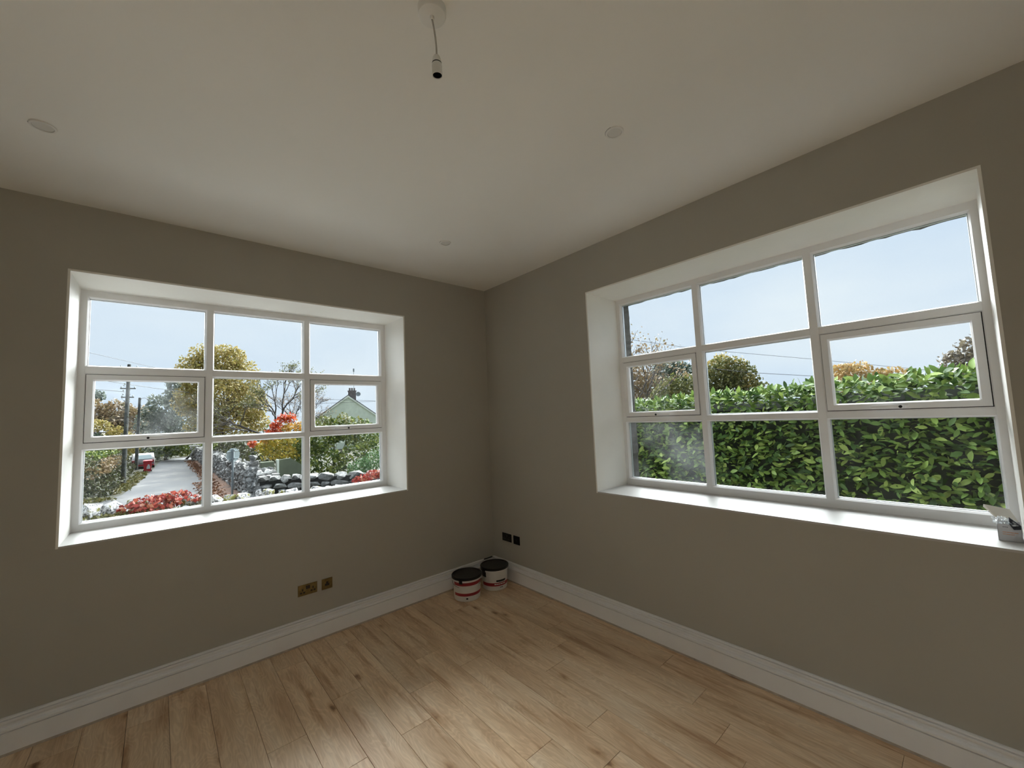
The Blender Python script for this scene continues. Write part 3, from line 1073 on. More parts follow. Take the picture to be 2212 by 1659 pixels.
# ------------------------------------------------------------------ opened carton on the sill
def carton():
    z0 = RW['z0']
    x0, x1 = 0.147, 0.235
    y0, y1 = -3.815, -3.741
    h = 0.078
    t = empty('carton', ((x0 + x1) / 2, (y0 + y1) / 2, z0), 'small opened grey carton with a raised flap and clear plastic inside, on the sill', 'box')
    th = 0.0012
    b = B()
    b.box((x0, y0, z0), (x1, y1, z0 + th))
    b.box((x0, y0, z0), (x0 + th, y1, z0 + h))
    b.box((x1 - th, y0, z0), (x1, y1, z0 + h))
    b.box((x0, y0, z0), (x1, y0 + th, z0 + h))
    b.box((x0, y1 - th, z0), (x1, y1, z0 + h))
    b.build('box_body', 'card_grey', t)

    def sheet(nm, pts, mat, thick=0.0012):
        n = (Vector(pts[1]) - Vector(pts[0])).cross(Vector(pts[2]) - Vector(pts[0])).normalized() * thick
        B().prism(pts, n).build(nm, mat, t)
    # big lid flap, thrown back and up, with its tuck edge folded
    zt = z0 + h
    sheet('lid_flap', [(x1, y0 + 0.004, zt), (x1 + 0.012, y1 - 0.006, zt + 0.004), (x1 + 0.055, y1 + 0.034, zt + 0.062), (x1 + 0.030, y0 + 0.026, zt + 0.052)], 'card_cream')
    sheet('tuck_flap', [(x1 + 0.055, y1 + 0.034, zt + 0.062), (x1 + 0.012, y1 - 0.006, zt + 0.004), (x1 - 0.004, y1 - 0.002, zt + 0.010), (x1 + 0.036, y1 + 0.036, zt + 0.052)], 'card_cream')
    # dark side flap hanging outwards over the front
    sheet('side_flap', [(x0 - 0.001, y0 + 0.002, zt), (x0 + 0.03, y0 + 0.034, zt + 0.030), (x0 - 0.006, y0 + 0.036, zt + 0.004), (x0 - 0.010, y0 + 0.024, zt - 0.020), (x0 - 0.008, y0 + 0.002, zt - 0.016)], 'card_black')
    # crumpled clear film
    n = 16
    vs, fs = [], []
    for i in range(n + 1):
        for j in range(n + 1):
            u, v = i / n, j / n
            q = noise.noise(Vector((u * 5, v * 5, 2.2))) * 0.020 + noise.noise(Vector((u * 12, v * 12, 5.2))) * 0.010
            vs.append((lerp(x0 - 0.008, x1 - 0.01, u), lerp(y0 + 0.012, y1 + 0.012, v) + q * 0.4, zt + 0.004 + 0.016 * sin(pi * u) * sin(pi * v) + q))
    for i in range(n):
        for j in range(n):
            a = i * (n + 1) + j
            fs.append((a, a + 1, a + n + 2, a + n + 1))
    B().add(vs, fs).build('plastic_film', 'clear_film', t)
    # printed lines on the front: one dark, two orange
    def mark(za, zb, segs, mat):
        for (a, c) in segs:
            ya = lerp(y1, y0, a)
            yb = lerp(y1, y0, c)
            B().box((x0 - 0.0003, ya, z0 + za), (x0, yb, z0 + zb)).build('print_mark', mat, t)
    mark(0.064, 0.068, [(0.22, 0.30), (0.31, 0.37), (0.38, 0.45)], 'print_grey')
    mark(0.040, 0.0435, [(0.20, 0.36), (0.37, 0.50), (0.51, 0.66), (0.67, 0.84)], 'print_orange')
    mark(0.031, 0.034, [(0.20, 0.32), (0.33, 0.50), (0.51, 0.68)], 'print_orange')


carton()


# ================================================================== outdoors
def W(X, D, z):
    """plan position measured from the camera: X to the right (+x), D away (+y)"""
    return Vector((CAM.x + X, CAM.y + D, z))


def pol(az, slope, R):
    a = radians(az)
    return Vector((CAM.x + R * sin(a), CAM.y + R * cos(a), CAM.z + slope * R))


GZ = -2.0


def sstep(a, b, t):
    t = max(0.0, min(1.0, (t - a) / (b - a)))
    return t * t * (3 - 2 * t)


def ground_h(x, y):
    h = -0.45
    h = lerp(h, GZ, sstep(7.3, 9.5, y))
    if y < 9.5:
        h = lerp(h, min(h, -1.0), sstep(4.6, 8.0, x))
    return h


def axis_vals(spec):
    out = []
    for a, b, n in spec:
        out += [lerp(a, b, i / n) for i in range(n)]
    out.append(spec[-1][1])
    return out


gx = axis_vals([(-70, -12, 10), (-12, 12, 30), (12, 100, 14)])
gy = axis_vals([(-40, -8, 6), (-8, 14, 40), (14, 120, 20)])
vs = [(x, y, ground_h(x, y)) for y in gy for x in gx]
fs = []
nx = len(gx)
for j in range(len(gy) - 1):
    for i in range(nx - 1):
        fs.append((j * nx + i, j * nx + i + 1, (j + 1) * nx + i + 1, (j + 1) * nx + i))
o = B().add(vs, fs).build('ground', 'grass_ground', recalc=False)
meta(o, 'grassy ground of the garden and the verges of the lane', kind='structure')

poly = [(-45, 13.2), (45, 13.2), (45, 16.2), (3.4, 18.0), (2.75, 24), (2.65, 36), (2.68, 50), (2.57, 60), (3.2, 66), (6, 70), (5.5, 71.5), (1.6, 69.5), (0.25, 66), (0.02, 62), (-0.35, 52.6), (-0.82, 43.5), (-1.57, 34.0), (-2.4, 31.4), (-7, 30.2), (-45, 29)]
b = B()
b.prism([W(X, D, GZ + 0.005) for X, D in poly], (0, 0, 0.012))
o = b.build('road', 'wet_asphalt')
meta(o, 'wet grey lane curving away between stone walls', kind='structure')


b = B()  # unseen pale ground, added to bounce daylight onto the ceiling and hedge face
b.prism([(-9, TH + 0.02, -0.445), (-9, 6.0, -0.445), (2.75, 6.0, -0.445), (2.75, -9, -0.445), (TH + 0.02, -9, -0.445), (TH + 0.02, TH + 0.02, -0.445)], (0, 0, 0.02))
o = b.build('bounce_ground', 'bounce_gravel')
meta(o, 'unseen pale gravel added to bounce light, between the house, the garden wall and the hedge', kind='structure')


# ---------------------------------------------------------------- leaves
def leaf_cloud(blobs, size, rng, flat=0.3, shell=0.55, kite=True):
    """numpy cloud of small leaf quads inside ellipsoids; blobs: (centre, (rx,ry,rz), n)"""
    V, F = [], []
    base = 0
    for c, r, n in blobs:
        d = rng.normal(size=(n, 3))
        d /= np.linalg.norm(d, axis=1)[:, None]
        rad = shell + (1 - shell) * rng.random(n) ** 0.6
        rad *= 1 + 0.13 * np.sin(d[:, 0] * 7 + c[0]) * np.cos(d[:, 2] * 6 + c[2])
        P = np.array(c) + d * rad[:, None] * np.array(r)
        nn = rng.normal(size=(n, 3))
        nn[:, 2] = nn[:, 2] * (1 - flat) + flat * 1.5
        nn /= np.linalg.norm(nn, axis=1)[:, None]
        t = rng.normal(size=(n, 3))
        t -= (t * nn).sum(1)[:, None] * nn
        t /= np.linalg.norm(t, axis=1)[:, None]
        s = np.cross(nn, t)
        L = size * (0.6 + 0.8 * rng.random(n))[:, None]
        w = 0.32
        q = np.stack([P - t * L * 0.5, P + s * L * w + nn * L * 0.06, P + t * L * 0.5, P - s * L * w + nn * L * 0.06], axis=1)
        V.append(q.reshape(-1, 3))
        F.append(np.arange(n * 4).reshape(n, 4) + base)
        base += n * 4
    return np.concatenate(V), np.concatenate(F)


def cloud_obj(name, V, F, mat, parent=None, origin=None, kind='stuff'):
    me = bpy.data.meshes.new(name)
    base = ORG[parent] if parent is not None else Vector((0, 0, 0))
    org = np.array(origin if origin is not None else base)
    V = V - org
    n, m = len(V), len(F)
    k = F.shape[1]
    me.vertices.add(n)
    me.vertices.foreach_set('co', V.astype(np.float32).ravel())
    me.loops.add(m * k)
    me.loops.foreach_set('vertex_index', F.astype(np.int32).ravel())
    me.polygons.add(m)
    me.polygons.foreach_set('loop_start', np.arange(0, m * k, k, dtype=np.int32))
    me.update(calc_edges=True)
    me.validate()
    me.materials.append(MAT[mat])
    o = bpy.data.objects.new(name, me)
    link(o, parent)
    o.location = Vector(org) - base
    ORG[o] = Vector(org)
    if kind:
        o['kind'] = kind
    return o


def tree(name, label, cat, base, blobs, mat, size, seed, trunk_r=0.22, bark='bark', limbs=True, group=None, extra=None, flat=0.3, shell=0.5):
    t = empty(name, base, label, cat, group)
    rng = np.random.default_rng(seed)
    rr = random.Random(seed)
    b = B()
    top = Vector(max((bl[0] for bl in blobs), key=lambda c: c[2]))
    fork = Vector(base) + (top - Vector(base)) * 0.35
    b.tube([Vector(base) - Vector((0, 0, 0.1)), Vector(base).lerp(fork, 0.5) + Vector((rr.uniform(-.1, .1), 0, 0)), fork, fork.lerp(top, 0.6), top], [trunk_r, trunk_r * 0.8, trunk_r * 0.62, trunk_r * 0.35, trunk_r * 0.08], 8)
    b.build('trunk', bark, t, smooth=True)
    if limbs:
        for bl in blobs[:8]:
            c = Vector(bl[0])
            s = Vector(base).lerp(top, rr.uniform(0.25, 0.5))
            mid = s.lerp(c, 0.5) + Vector((rr.uniform(-.2, .2), rr.uniform(-.2, .2), rr.uniform(0, .3)))
            B().tube([s, mid, c], [trunk_r * 0.4, trunk_r * 0.25, trunk_r * 0.06], 6).build('branch', bark, t, smooth=True)
    V, F = leaf_cloud(blobs, size, rng, flat, shell)
    cloud_obj('foliage', V, F, mat, t)
    for (bl, m2, sz) in (extra or ()):
        V, F = leaf_cloud(bl, sz, rng, flat, shell)
        cloud_obj('foliage', V, F, m2, t)
    return t


# ---------------------------------------------------------------- laurel hedge
def hedge():
    HX = 2.85
    y0, y1 = -6.6, 1.6

    def top(y):
        # the clipped top climbs a little towards the near end
        return lerp(1.86, 1.985, sstep(0.2, -4.2, y)) + 0.03 * noise.noise(Vector((y * 1.3, 0.2, 0)))
    t = empty('laurel_hedge', (HX + 0.5, -2.5, -0.45), 'tall clipped green laurel hedge outside the right-hand window', 'hedge')
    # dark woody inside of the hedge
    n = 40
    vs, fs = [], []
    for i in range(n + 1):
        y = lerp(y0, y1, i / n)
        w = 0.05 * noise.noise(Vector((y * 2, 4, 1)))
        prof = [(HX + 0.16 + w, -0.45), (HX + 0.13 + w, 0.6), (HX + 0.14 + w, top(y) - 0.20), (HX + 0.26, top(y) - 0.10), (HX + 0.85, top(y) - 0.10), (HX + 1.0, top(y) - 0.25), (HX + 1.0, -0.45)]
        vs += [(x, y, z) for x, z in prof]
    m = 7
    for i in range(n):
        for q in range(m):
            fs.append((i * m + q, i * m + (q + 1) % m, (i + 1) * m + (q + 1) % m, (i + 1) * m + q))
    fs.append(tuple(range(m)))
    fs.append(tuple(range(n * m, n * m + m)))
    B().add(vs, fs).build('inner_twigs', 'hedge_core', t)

    # leaf shapes: pointed ovals folded along the midrib, slightly drooping
    def leaf_verts(L, Wd, fold, droop):
        secs = [(0.0, 0.0), (0.14, 0.55), (0.40, 1.0), (0.68, 0.85), (0.88, 0.42), (1.0, 0.0)]
        vs, fs = [], []
        for s, w in secs:
            x = s * L
            z = -droop * L * s * s
            vs.append((x, 0, z))
            if 0 < s < 1:
                hw = w * Wd * 0.5
                vs.append((x, hw, z + fold * hw))
                vs.append((x, -hw, z + fold * hw))
        # 0; 1,2,3; 4,5,6; 7,8,9; 10,11,12; 13
        fs += [(0, 1, 2), (0, 3, 1)]
        for q in range(3):
            a = 1 + q * 3
            fs += [(a, a + 3, a + 4, a + 1), (a, a + 2, a + 5, a + 3)]
        fs += [(10, 13, 11), (10, 12, 13)]
        return np.array(vs), fs
    shapes = [leaf_verts(0.112, 0.050, 0.25, 0.10), leaf_verts(0.100, 0.047, 0.35, 0.22), leaf_verts(0.120, 0.052, 0.15, 0.05)]
    meshes = []
    for V, F in shapes:
        me = bpy.data.meshes.new('leaf')
        me.from_pydata([tuple(v) for v in V], [], F)
        me.materials.append(MAT['laurel'])
        me.polygons.foreach_set('use_smooth', [True] * len(me.polygons))
        meshes.append(me)
    rr = random.Random(21)
    leaves = []
    # clipped face
    for i in range(11500):
        y = rr.uniform(y0, y1)
        if y > 0.6 and rr.random() < 0.5:
            continue
        z = rr.uniform(0.30, 1.0) ** 1.0
        z = lerp(0.35, top(y) - 0.02, rr.random())
        dep = rr.random() ** 1.3 * 0.17
        bulge = 0.05 * noise.noise(Vector((y * 1.7, z * 1.7, 0))) + 0.04 * noise.noise(Vector((y * 5, z * 5, 3)))
        p = Vector((HX + dep + bulge, y, z))
        # growth direction: out of the face (-x), spread sideways and a little up
        d = Vector((-rr.uniform(0.1, 1.0), rr.gauss(0, 0.75), rr.gauss(0.05, 0.42))).normalized()
        nrm = Vector((-rr.uniform(0.0, 0.9), rr.gauss(0, 0.35), rr.uniform(0.25, 1.0)))
        leaves.append((p, d, nrm, dep))
    # top
    for i in range(3600):
        y = rr.uniform(y0, y1)
        x = HX + 0.02 + rr.random() ** 1.4 * 0.95
        z = top(y) + rr.uniform(-0.10, 0.045)
        d = Vector((rr.gauss(-0.35, 0.6), rr.gauss(0, 0.7), rr.uniform(0.05, 0.95))).normalized()
        nrm = Vector((-rr.uniform(0.0, 0.8), rr.gauss(0, 0.4), rr.uniform(0.1, 1.0)))
        leaves.append((Vector((x, y, z)), d, nrm, 0.1))
    # sprigs that stand up above the clipped line
    for y, h in ((-0.85, 0.05), (-1.3, 0.04), (-2.05, 0.06), (-2.5, 0.05), (-3.3, 0.06), (-3.75, 0.05)):
        for q in range(5):
            leaves.append((Vector((HX + 0.15, y + rr.uniform(-.04, .04), top(y) + rr.uniform(0, h))), Vector((rr.gauss(0, .5), rr.gauss(0, .5), 1)).normalized(), Vector((-1, rr.gauss(0, .5), .3)), 0.1))

    def mat_of(p, d, nrm, s):
        n_ = nrm - d * nrm.dot(d)
        n_.normalize()
        sd = n_.cross(d)
        M = Matrix(((d.x, sd.x, n_.x, p.x), (d.y, sd.y, n_.y, p.y), (d.z, sd.z, n_.z, p.z), (0, 0, 0, 1)))
        return M @ Matrix.Scale(s, 4)
    # the 300 that show largest: outermost leaves in front of the nearest panes
    near = [i for i, l in enumerate(leaves) if l[3] < 0.045 and -4.35 < l[0].y < -2.45 and 0.72 < l[0].z < 1.92]
    near.sort(key=lambda i: leaves[i][3])
    own = set(near[:300])
    VV, FF3, FF4 = [], [], []
    vs, fs = [], []
    off = 0
    for i, (p, d, nrm, dep) in enumerate(leaves):
        q = rr.randrange(3)
        s = rr.uniform(0.62, 1.12)
        M = mat_of(p, d, nrm, s)
        if i in own:
            place('leaf', meshes[q], M, t)
            continue
        V, F = shapes[q]
        A = np.array(M)
        vs.append(V @ A[:3, :3].T + A[:3, 3])
        fs.extend([tuple(k_ + off for k_ in f_) for f_ in F])
        off += len(V)
    me = bpy.data.meshes.new('foliage')
    org = np.array(ORG[t])
    me.from_pydata((np.concatenate(vs) - org).tolist(), [], fs)
    me.materials.append(MAT['laurel'])
    me.polygons.foreach_set('use_smooth', [True] * len(me.polygons))
    o = bpy.data.objects.new('foliage', me)
    link(o, t)
    o['kind'] = 'stuff'


hedge()


# ---------------------------------------------------------------- stones
def rock_meshes(mat, n, seed, flatx=1.0, pts=16, rough=1.0):
    rr = random.Random(seed)
    out = []
    for i in range(n):
        bm = bmesh.new()
        for q in range(pts):
            v = Vector((rr.gauss(0, 1), rr.gauss(0, 1), rr.gauss(0, 1))).normalized()
            p = 4.0
            s = (abs(v.x) ** p + abs(v.y) ** p + abs(v.z) ** p) ** (-1 / p)
            v = v * s * rr.uniform(0.86, 1.0) * 0.5
            bm.verts.new(v)
        r_ = bmesh.ops.convex_hull(bm, input=bm.verts)
        bmesh.ops.delete(bm, geom=[g for g in r_['geom_interior'] if isinstance(g, bmesh.types.BMVert)], context='VERTS')
        me = bpy.data.meshes.new('stone')
        bm.to_mesh(me)
        bm.free()
        me.materials.append(MAT[mat])
        out.append(me)
    return out


def front_wall():
    rr = random.Random(3)
    D = 10.22
    rocks = rock_meshes('limestone', 7, 4, pts=15)
    t = empty('stone_wall', W(1.5, D, -0.45), 'low garden wall topped with white lichened limestone blocks, nearest the lane window', 'wall')

    def ztop(X):
        return 1.767 - D * (0.1165 + 0.0060 * (X + 0.9)) - 0.02
    xs_ = axis_vals([(-2.4, 5.6, 30)])
    vs, fs = [], []
    for X in xs_:
        zt = ztop(X) - 0.22 + 0.04 * noise.noise(Vector((X * 3, 0, 0)))
        for dy, z in ((-0.34, -0.5), (-0.30, zt - 0.05), (-0.12, zt), (0.12, zt), (0.30, zt - 0.05), (0.34, -1.6)):
            p = W(X, D + dy, z)
            vs.append(tuple(p))
    m = 6
    for i in range(len(xs_) - 1):
        for q in range(m):
            fs.append((i * m + q, i * m + (q + 1) % m, (i + 1) * m + (q + 1) % m, (i + 1) * m + q))
    fs.append(tuple(range(m)))
    fs.append(tuple(range((len(xs_) - 1) * m, len(xs_) * m)))
    B().add(vs, fs).build('mossy_core', 'mossy_soil', t)
    # upright coping stones (size and place follow the photograph: tall pale ones, gaps and low ones)
    cop = [(-2.2, .34, .36), (-1.85, .30, .30), (-1.5, .34, .34), (-1.14, .30, .34), (-0.84, .27, .38), (-0.57, .27, .27), (-0.33, .20, .16), (-0.08, .24, .36), (0.17, .16, .17), (0.43, .20, .20),
           (0.50, .20, .22), (0.70, .17, .34), (0.90, .24, .24), (1.12, .22, .28), (1.37, .26, .22), (1.62, .15, .24), (1.80, .24, .20), (2.05, .22, .22), (2.28, .28, .28), (2.55, .20, .30),
           (2.78, .30, .34), (3.05, .26, .20), (3.27, .22, .22), (3.48, .26, .24), (3.74, .30, .20), (4.02, .26, .22), (4.30, .30, .24), (4.62, .30, .26), (4.95, .30, .26), (5.3, .32, .28)]
    for i, (X, w, h) in enumerate(cop):
        zb = ztop(X) - h * 0.97 + rr.uniform(-.05, .02)
        M = Matrix.Translation(W(X, D - 0.05 + rr.uniform(-.06, .06), zb + h / 2)) @ Euler((rr.uniform(-.2, .2), rr.uniform(-.25, .25), rr.uniform(0, 6.28))).to_matrix().to_4x4() @ Matrix.Diagonal((w * 1.08, w * 1.15, h * 1.1, 1))
        place('coping_stone', rocks[rr.randrange(7)], M, t)
    # smaller stones bedded at the foot of the coping, towards the room
    for i in range(58):
        X = -2.3 + i * 0.137 + rr.uniform(-.04, .04)
        s = rr.uniform(.09, .20)
        M = Matrix.Translation(W(X, D - 0.22 + rr.uniform(-.05, .05), ztop(X) - 0.30 + rr.uniform(-.06, .03))) @ Euler((rr.uniform(0, 6), rr.uniform(0, 6), rr.uniform(0, 6))).to_matrix().to_4x4() @ Matrix.Diagonal((s * 1.3, s, s * .8, 1))
        place('bedding_stone', rocks[rr.randrange(7)], M, t)
    # tufts of moss and dry grass growing along the top
    rng = np.random.default_rng(9)
    bl = []
    for i in range(46):
        X = -2.2 + i * 0.17
        bl.append((tuple(W(X, D - 0.16 + rr.uniform(-.08, .08), ztop(X) - 0.22)), (.13, .12, .07), 60))
    V, F = leaf_cloud(bl, 0.06, rng, 0.0, 0.3)
    cloud_obj('moss_tufts', V, F, 'grass_blade', t)
    return ztop, D


ztop, FWD = front_wall()


def creeper(label, blobs, seed, size=0.10):
    c = Vector(blobs[0][0])
    t = empty('red_creeper', c, label, 'plant', 'red creepers on the garden wall')
    rng = np.random.default_rng(seed)
    rr = random.Random(seed)
    b = B()
    for bl in blobs:
        for q in range(3):
            p = Vector(bl[0])
            b.tube([p + Vector((rr.uniform(-1, 1) * bl[1][0], 0, -bl[1][2])), p, p + Vector((rr.uniform(-1, 1) * bl[1][0], rr.uniform(-.05, .05), bl[1][2] * .7))], 0.006, 5)
    b.build('stems', 'twig', t)
    V, F = leaf_cloud(blobs, size, rng, 0.15, 0.6)
    cloud_obj('foliage', V, F, 'creeper_red', t)


creeper('red-leaved creeper mounded over the garden wall below the wheelie bin',
        [(W(-0.02, FWD - 0.05, .43), (.34, .26, .15), 260), (W(-0.30, FWD - 0.05, .38), (.26, .22, .11), 160), (W(0.30, FWD - 0.05, .47), (.22, .24, .13), 170), (W(-0.02, FWD - 0.26, .32), (.26, .12, .10), 90)], 11, 0.085)
creeper('small tuft of red creeper between two upright white stones',
        [(W(0.56, FWD - 0.08, .42), (.09, .10, .07), 45)], 12, 0.08)
creeper('pinkish red creeper at the right-hand end of the garden wall',
        [(W(3.80, FWD - 0.05, .34), (.20, .18, .10), 120), (W(4.12, FWD - 0.05, .42), (.22, .2, .12), 150), (W(4.42, FWD - 0.05, .42), (.22, .2, .12), 150)], 13, 0.085)


def field_wall():
    rr = random.Random(7)
    rocks = rock_meshes('rubble_stone', 6, 14, pts=18)
    t = empty('stone_wall', W(5.6, 19.4, GZ), 'coursed grey stone wall across the lane, in front of the shrubs', 'wall')
    A, Z = Vector(W(3.4, 20.8, 0)), Vector(W(10.2, 16.6, 0))
    d = (Z - A)
    L = d.length
    d.normalize()
    nrm = Vector((d.y, -d.x, 0))
    ang = atan2(d.y, d.x)
    b = B()
    for s0, s1 in ((0, L),):
        p = [A + nrm * -0.20, A + d * L + nrm * -0.20, A + d * L + nrm * 0.08, A + nrm * 0.08]
        b.hexa([(q.x, q.y, GZ - 0.1) for q in p] + [(q.x, q.y, -0.60) for q in p])
    b.build('wall_core', 'stone_joint', t)
    z = -0.42
    row = 0
    while z > GZ:
        h = (0.34, 0.26, 0.24, 0.28, 0.30, 0.30)[row % 6]
        s = rr.uniform(-0.2, 0)
        while s < L:
            w = rr.uniform(0.38, 0.85)
            c = A + d * (s + w / 2) + nrm * (0.04 if row else 0.0)
            hh = h * rr.uniform(0.92, 1.06)
            M = Matrix.Translation((c.x, c.y, z - h / 2 + rr.uniform(-.015, .015))) @ Matrix.Rotation(ang, 4, 'Z') @ Euler((rr.choice((0, pi)), rr.uniform(-.05, .05), rr.uniform(-.05, .05))).to_matrix().to_4x4() @ Matrix.Diagonal((w * 1.06, 0.52, hh * 1.1, 1))
            place('stone', rocks[rr.randrange(6)], M, t)
            s += w
        z -= h
        row += 1
        if row == 4:
            break


field_wall()


def rubble_wall():
    t = empty('stone_wall', W(3.6, 38, GZ), 'long dry-stone rubble wall running along the right side of the lane', 'wall')
    rr = random.Random(17)
    X = 3.40
    b = B()
    b.box(W(X + 0.12, 21.0, GZ - 0.1), W(X + 0.62, 63, -0.62))
    b.build('wall_core', 'stone_joint', t)
    rocks = rock_meshes('rubble_stone', 10, 24, pts=12)
    raw = [([tuple(v.co) for v in me.vertices], [tuple(p.vertices) for p in me.polygons]) for me in rocks]
    acc = B()
    D = 20.9
    while D < 63:
        k = lerp(0.30, 0.55, (D - 21) / 42)
        z = GZ
        zt = -0.42 + 0.07 * noise.noise(Vector((D * 0.5, 0, 0))) - (0.12 if D > 45 else 0)
        while z < zt:
            h = rr.uniform(0.16, 0.30)
            V, F = raw[rr.randrange(10)]
            M = Matrix.Translation(W(X + 0.12 + rr.uniform(-.05, .05), D + rr.uniform(-.08, .08), z + h / 2)) @ Euler((rr.uniform(-.5, .5), rr.uniform(-.5, .5), rr.uniform(0, 6.28))).to_matrix().to_4x4() @ Matrix.Diagonal((.30, k * 1.2, h * 1.3, 1))
            acc.add([M @ Vector(v) for v in V], F)
            if z + h >= zt - 0.05:
                for dx in (0.3, 0.5):
                    M2 = Matrix.Translation((dx, 0, rr.uniform(-.06, .06))) @ M
                    acc.add([M2 @ Vector(v) for v in V], F)
            z += h * 0.86
        D += k * 0.8
    o = acc.build('rubble_stones', 'rubble_stone', t, recalc=False)
    o['kind'] = 'stuff'
    # end face of the wall at the junction
    acc = B()
    for i in range(70):
        V, F = raw[rr.randrange(10)]
        z = GZ + rr.random() * 1.55
        M = Matrix.Translation(W(X + rr.uniform(0.1, 0.7), 20.95 + rr.uniform(-.1, .1), z)) @ Euler((rr.uniform(-.5, .5), rr.uniform(-.5, .5), rr.uniform(0, 6))).to_matrix().to_4x4() @ Matrix.Diagonal((.36, .3, .28, 1))
        acc.add([M @ Vector(v) for v in V], F)
    o = acc.build('end_stones', 'rubble_stone', t, recalc=False)
    o['kind'] = 'stuff'
    # the square pillar further up the lane
    p = empty('gate_pillar', W(3.15, 60, GZ), 'grey stone gate pillar at the far end of the lane wall', 'pillar')
    acc = B()
    for i in range(5):
        for q in range(2):
            V, F = raw[rr.randrange(10)]
            M = Matrix.Translation(W(2.95 + q * .35, 60 + rr.uniform(-.1, .1), GZ + 0.17 + i * .33)) @ Euler((0, 0, rr.uniform(-.2, .2))).to_matrix().to_4x4() @ Matrix.Diagonal((.48, .7, .40, 1))
            acc.add([M @ Vector(v) for v in V], F)
    acc.build('shaft', 'rubble_stone', p, recalc=False)
    B().box(W(2.70, 59.6, GZ + 1.72), W(3.60, 60.5, GZ + 1.86)).build('cap', 'rubble_stone', p)


rubble_wall()


# verges: leaf litter
def litter():
    t = empty('leaf_litter', W(3.0, 40, GZ), 'strip of fallen rust-brown leaves along the right-hand verge of the lane', 'leaves', kind='stuff')
    b = B()
    n = 40
    vs, fs = [], []
    for i in range(n + 1):
        D = lerp(25, 62, i / n)
        e = 0.10 * noise.noise(Vector((D * .6, 0, 0)))
        xl = 2.62 if D > 33 else lerp(1.75, 2.62, (D - 25) / 8)
        for X, z in ((xl + e, 0.02), (lerp(xl, 3.4, .5) + e, 0.10), (3.46, 0.22)):
            vs.append(tuple(W(X, D, GZ + z)))
    for i in range(n):
        for q in range(2):
            fs.append((i * 3 + q, i * 3 + q + 1, (i + 1) * 3 + q + 1, (i + 1) * 3 + q))
    B().add(vs, fs).build('bank', 'leaf_litter', t)
    rng = np.random.default_rng(31)
    bl = [(tuple(W(lerp(2.1, 3.1, (i % 3) / 2) if i < 24 else lerp(2.7, 3.3, (i % 3) / 2), 25.5 + i * 0.45, GZ + 0.10)), (.45, .5, .05), 60) for i in range(80)]
    V, F = leaf_cloud(bl, 0.12, rng, 0.6, 0.0)
    cloud_obj('leaves', V, F, 'litter_leaf', t)


litter()


# ---------------------------------------------------------------- lane furniture
def road_sign():
    p = W(2.97, 26.0, GZ)
    t = empty('road_sign', p, 'back of an octagonal grey road sign on a metal post', 'road sign')
    B().tube([p, p + Vector((0.03, 0, 2.62))], 0.05, 12).build('post', 'sign_post', t, smooth=True)
    c = p + Vector((0.03, 0.06, 2.31))
    pts = []
    tilt = radians(-6)
    yaw = radians(20)
    for k_ in range(8):
        a = pi / 8 + k_ * pi / 4 + tilt
        pts.append(c + Vector((0.35 * cos(a) * cos(yaw), 0.35 * cos(a) * sin(yaw), 0.37 * sin(a))))
    B().prism(pts, (0, 0.006, 0)).build('plate', 'sign_back', t)
    for dz in (0.20, -0.19):
        e = Vector((cos(yaw), sin(yaw), sin(radians(6)) * 1.0))
        q = c + Vector((0, -0.012, dz))
        B().tube([q - e * 0.29, q + e * 0.29], 0.022, 6).build('rail', 'sign_back', t)
    B().box(c + Vector((-0.055, -0.11, -0.24)), c + Vector((0.055, -0.02, -0.16))).build('clamp', 'sign_post', t)
    B().box(c + Vector((-0.055, -0.11, 0.18)), c + Vector((0.055, -0.02, 0.26))).build('clamp', 'sign_post', t)


road_sign()


def utility_pole(label, p, h, r, arms, ivy_n, seed):
    t = empty('utility_pole', p, label, 'pole', 'utility poles beside the lane')
    P = Vector(p)
    lean = Vector((0.12, 0, 0))
    B().tube([P - Vector((0, 0, .2)), P + Vector((0, 0, h * .5)) + lean * .5, P + Vector((0, 0, h)) + lean], [r, r * .85, r * .7], 10).build('shaft', 'pole_wood', t, smooth=True)
    for (z, w) in arms:
        q = P + Vector((0, 0, z)) + lean * (z / h)
        B().box(q + Vector((-w, -0.05, -0.04)), q + Vector((w, 0.05, 0.04))).build('cross_arm', 'pole_wood', t)
        for s in (-1, 1):
            B().lathe([(0.0001, 0.12), (0.03, 0.11), (0.045, 0.07), (0.03, 0.05), (0.045, 0.02), (0.02, 0)], (q.x + s * (w - .06), q.y, q.z + 0.04), 8).build('insulator', 'sign_back', t, smooth=True)
    if ivy_n:
        rng = np.random.default_rng(seed)
        bl = [(tuple(P + Vector((0, 0, z))), (r * 1.6, r * 1.6, .5), ivy_n) for z in np.arange(0.3, h * .8, .6)]
        V, F = leaf_cloud(bl, 0.13, rng, 0.0, 0.7)
        cloud_obj('ivy', V, F, 'bramble', t)
    return t


POLE1 = W(-1.86, 41, GZ)
utility_pole('tall ivy-speckled wooden utility pole, the nearer of the two by the lane', POLE1, 8.75, 0.15, [(8.5, .5), (6.95, .42), (6.3, .35)], 16, 41)
POLE2 = utility_pole('shorter dark utility pole standing in front of the parked car', W(-1.60, 54.7, GZ), 7.1, 0.15, [], 0, 42)
# small coil of cable at the top of the shorter pole
pts = [W(-1.48 + 0.33 + 0.33 * cos(a), 54.6, 4.65 + 0.42 * sin(a)) for a in np.linspace(0.3, 5.6, 18)]
B().tube(pts, 0.02, 5).build('cable_coil', 'cable_black', POLE2)


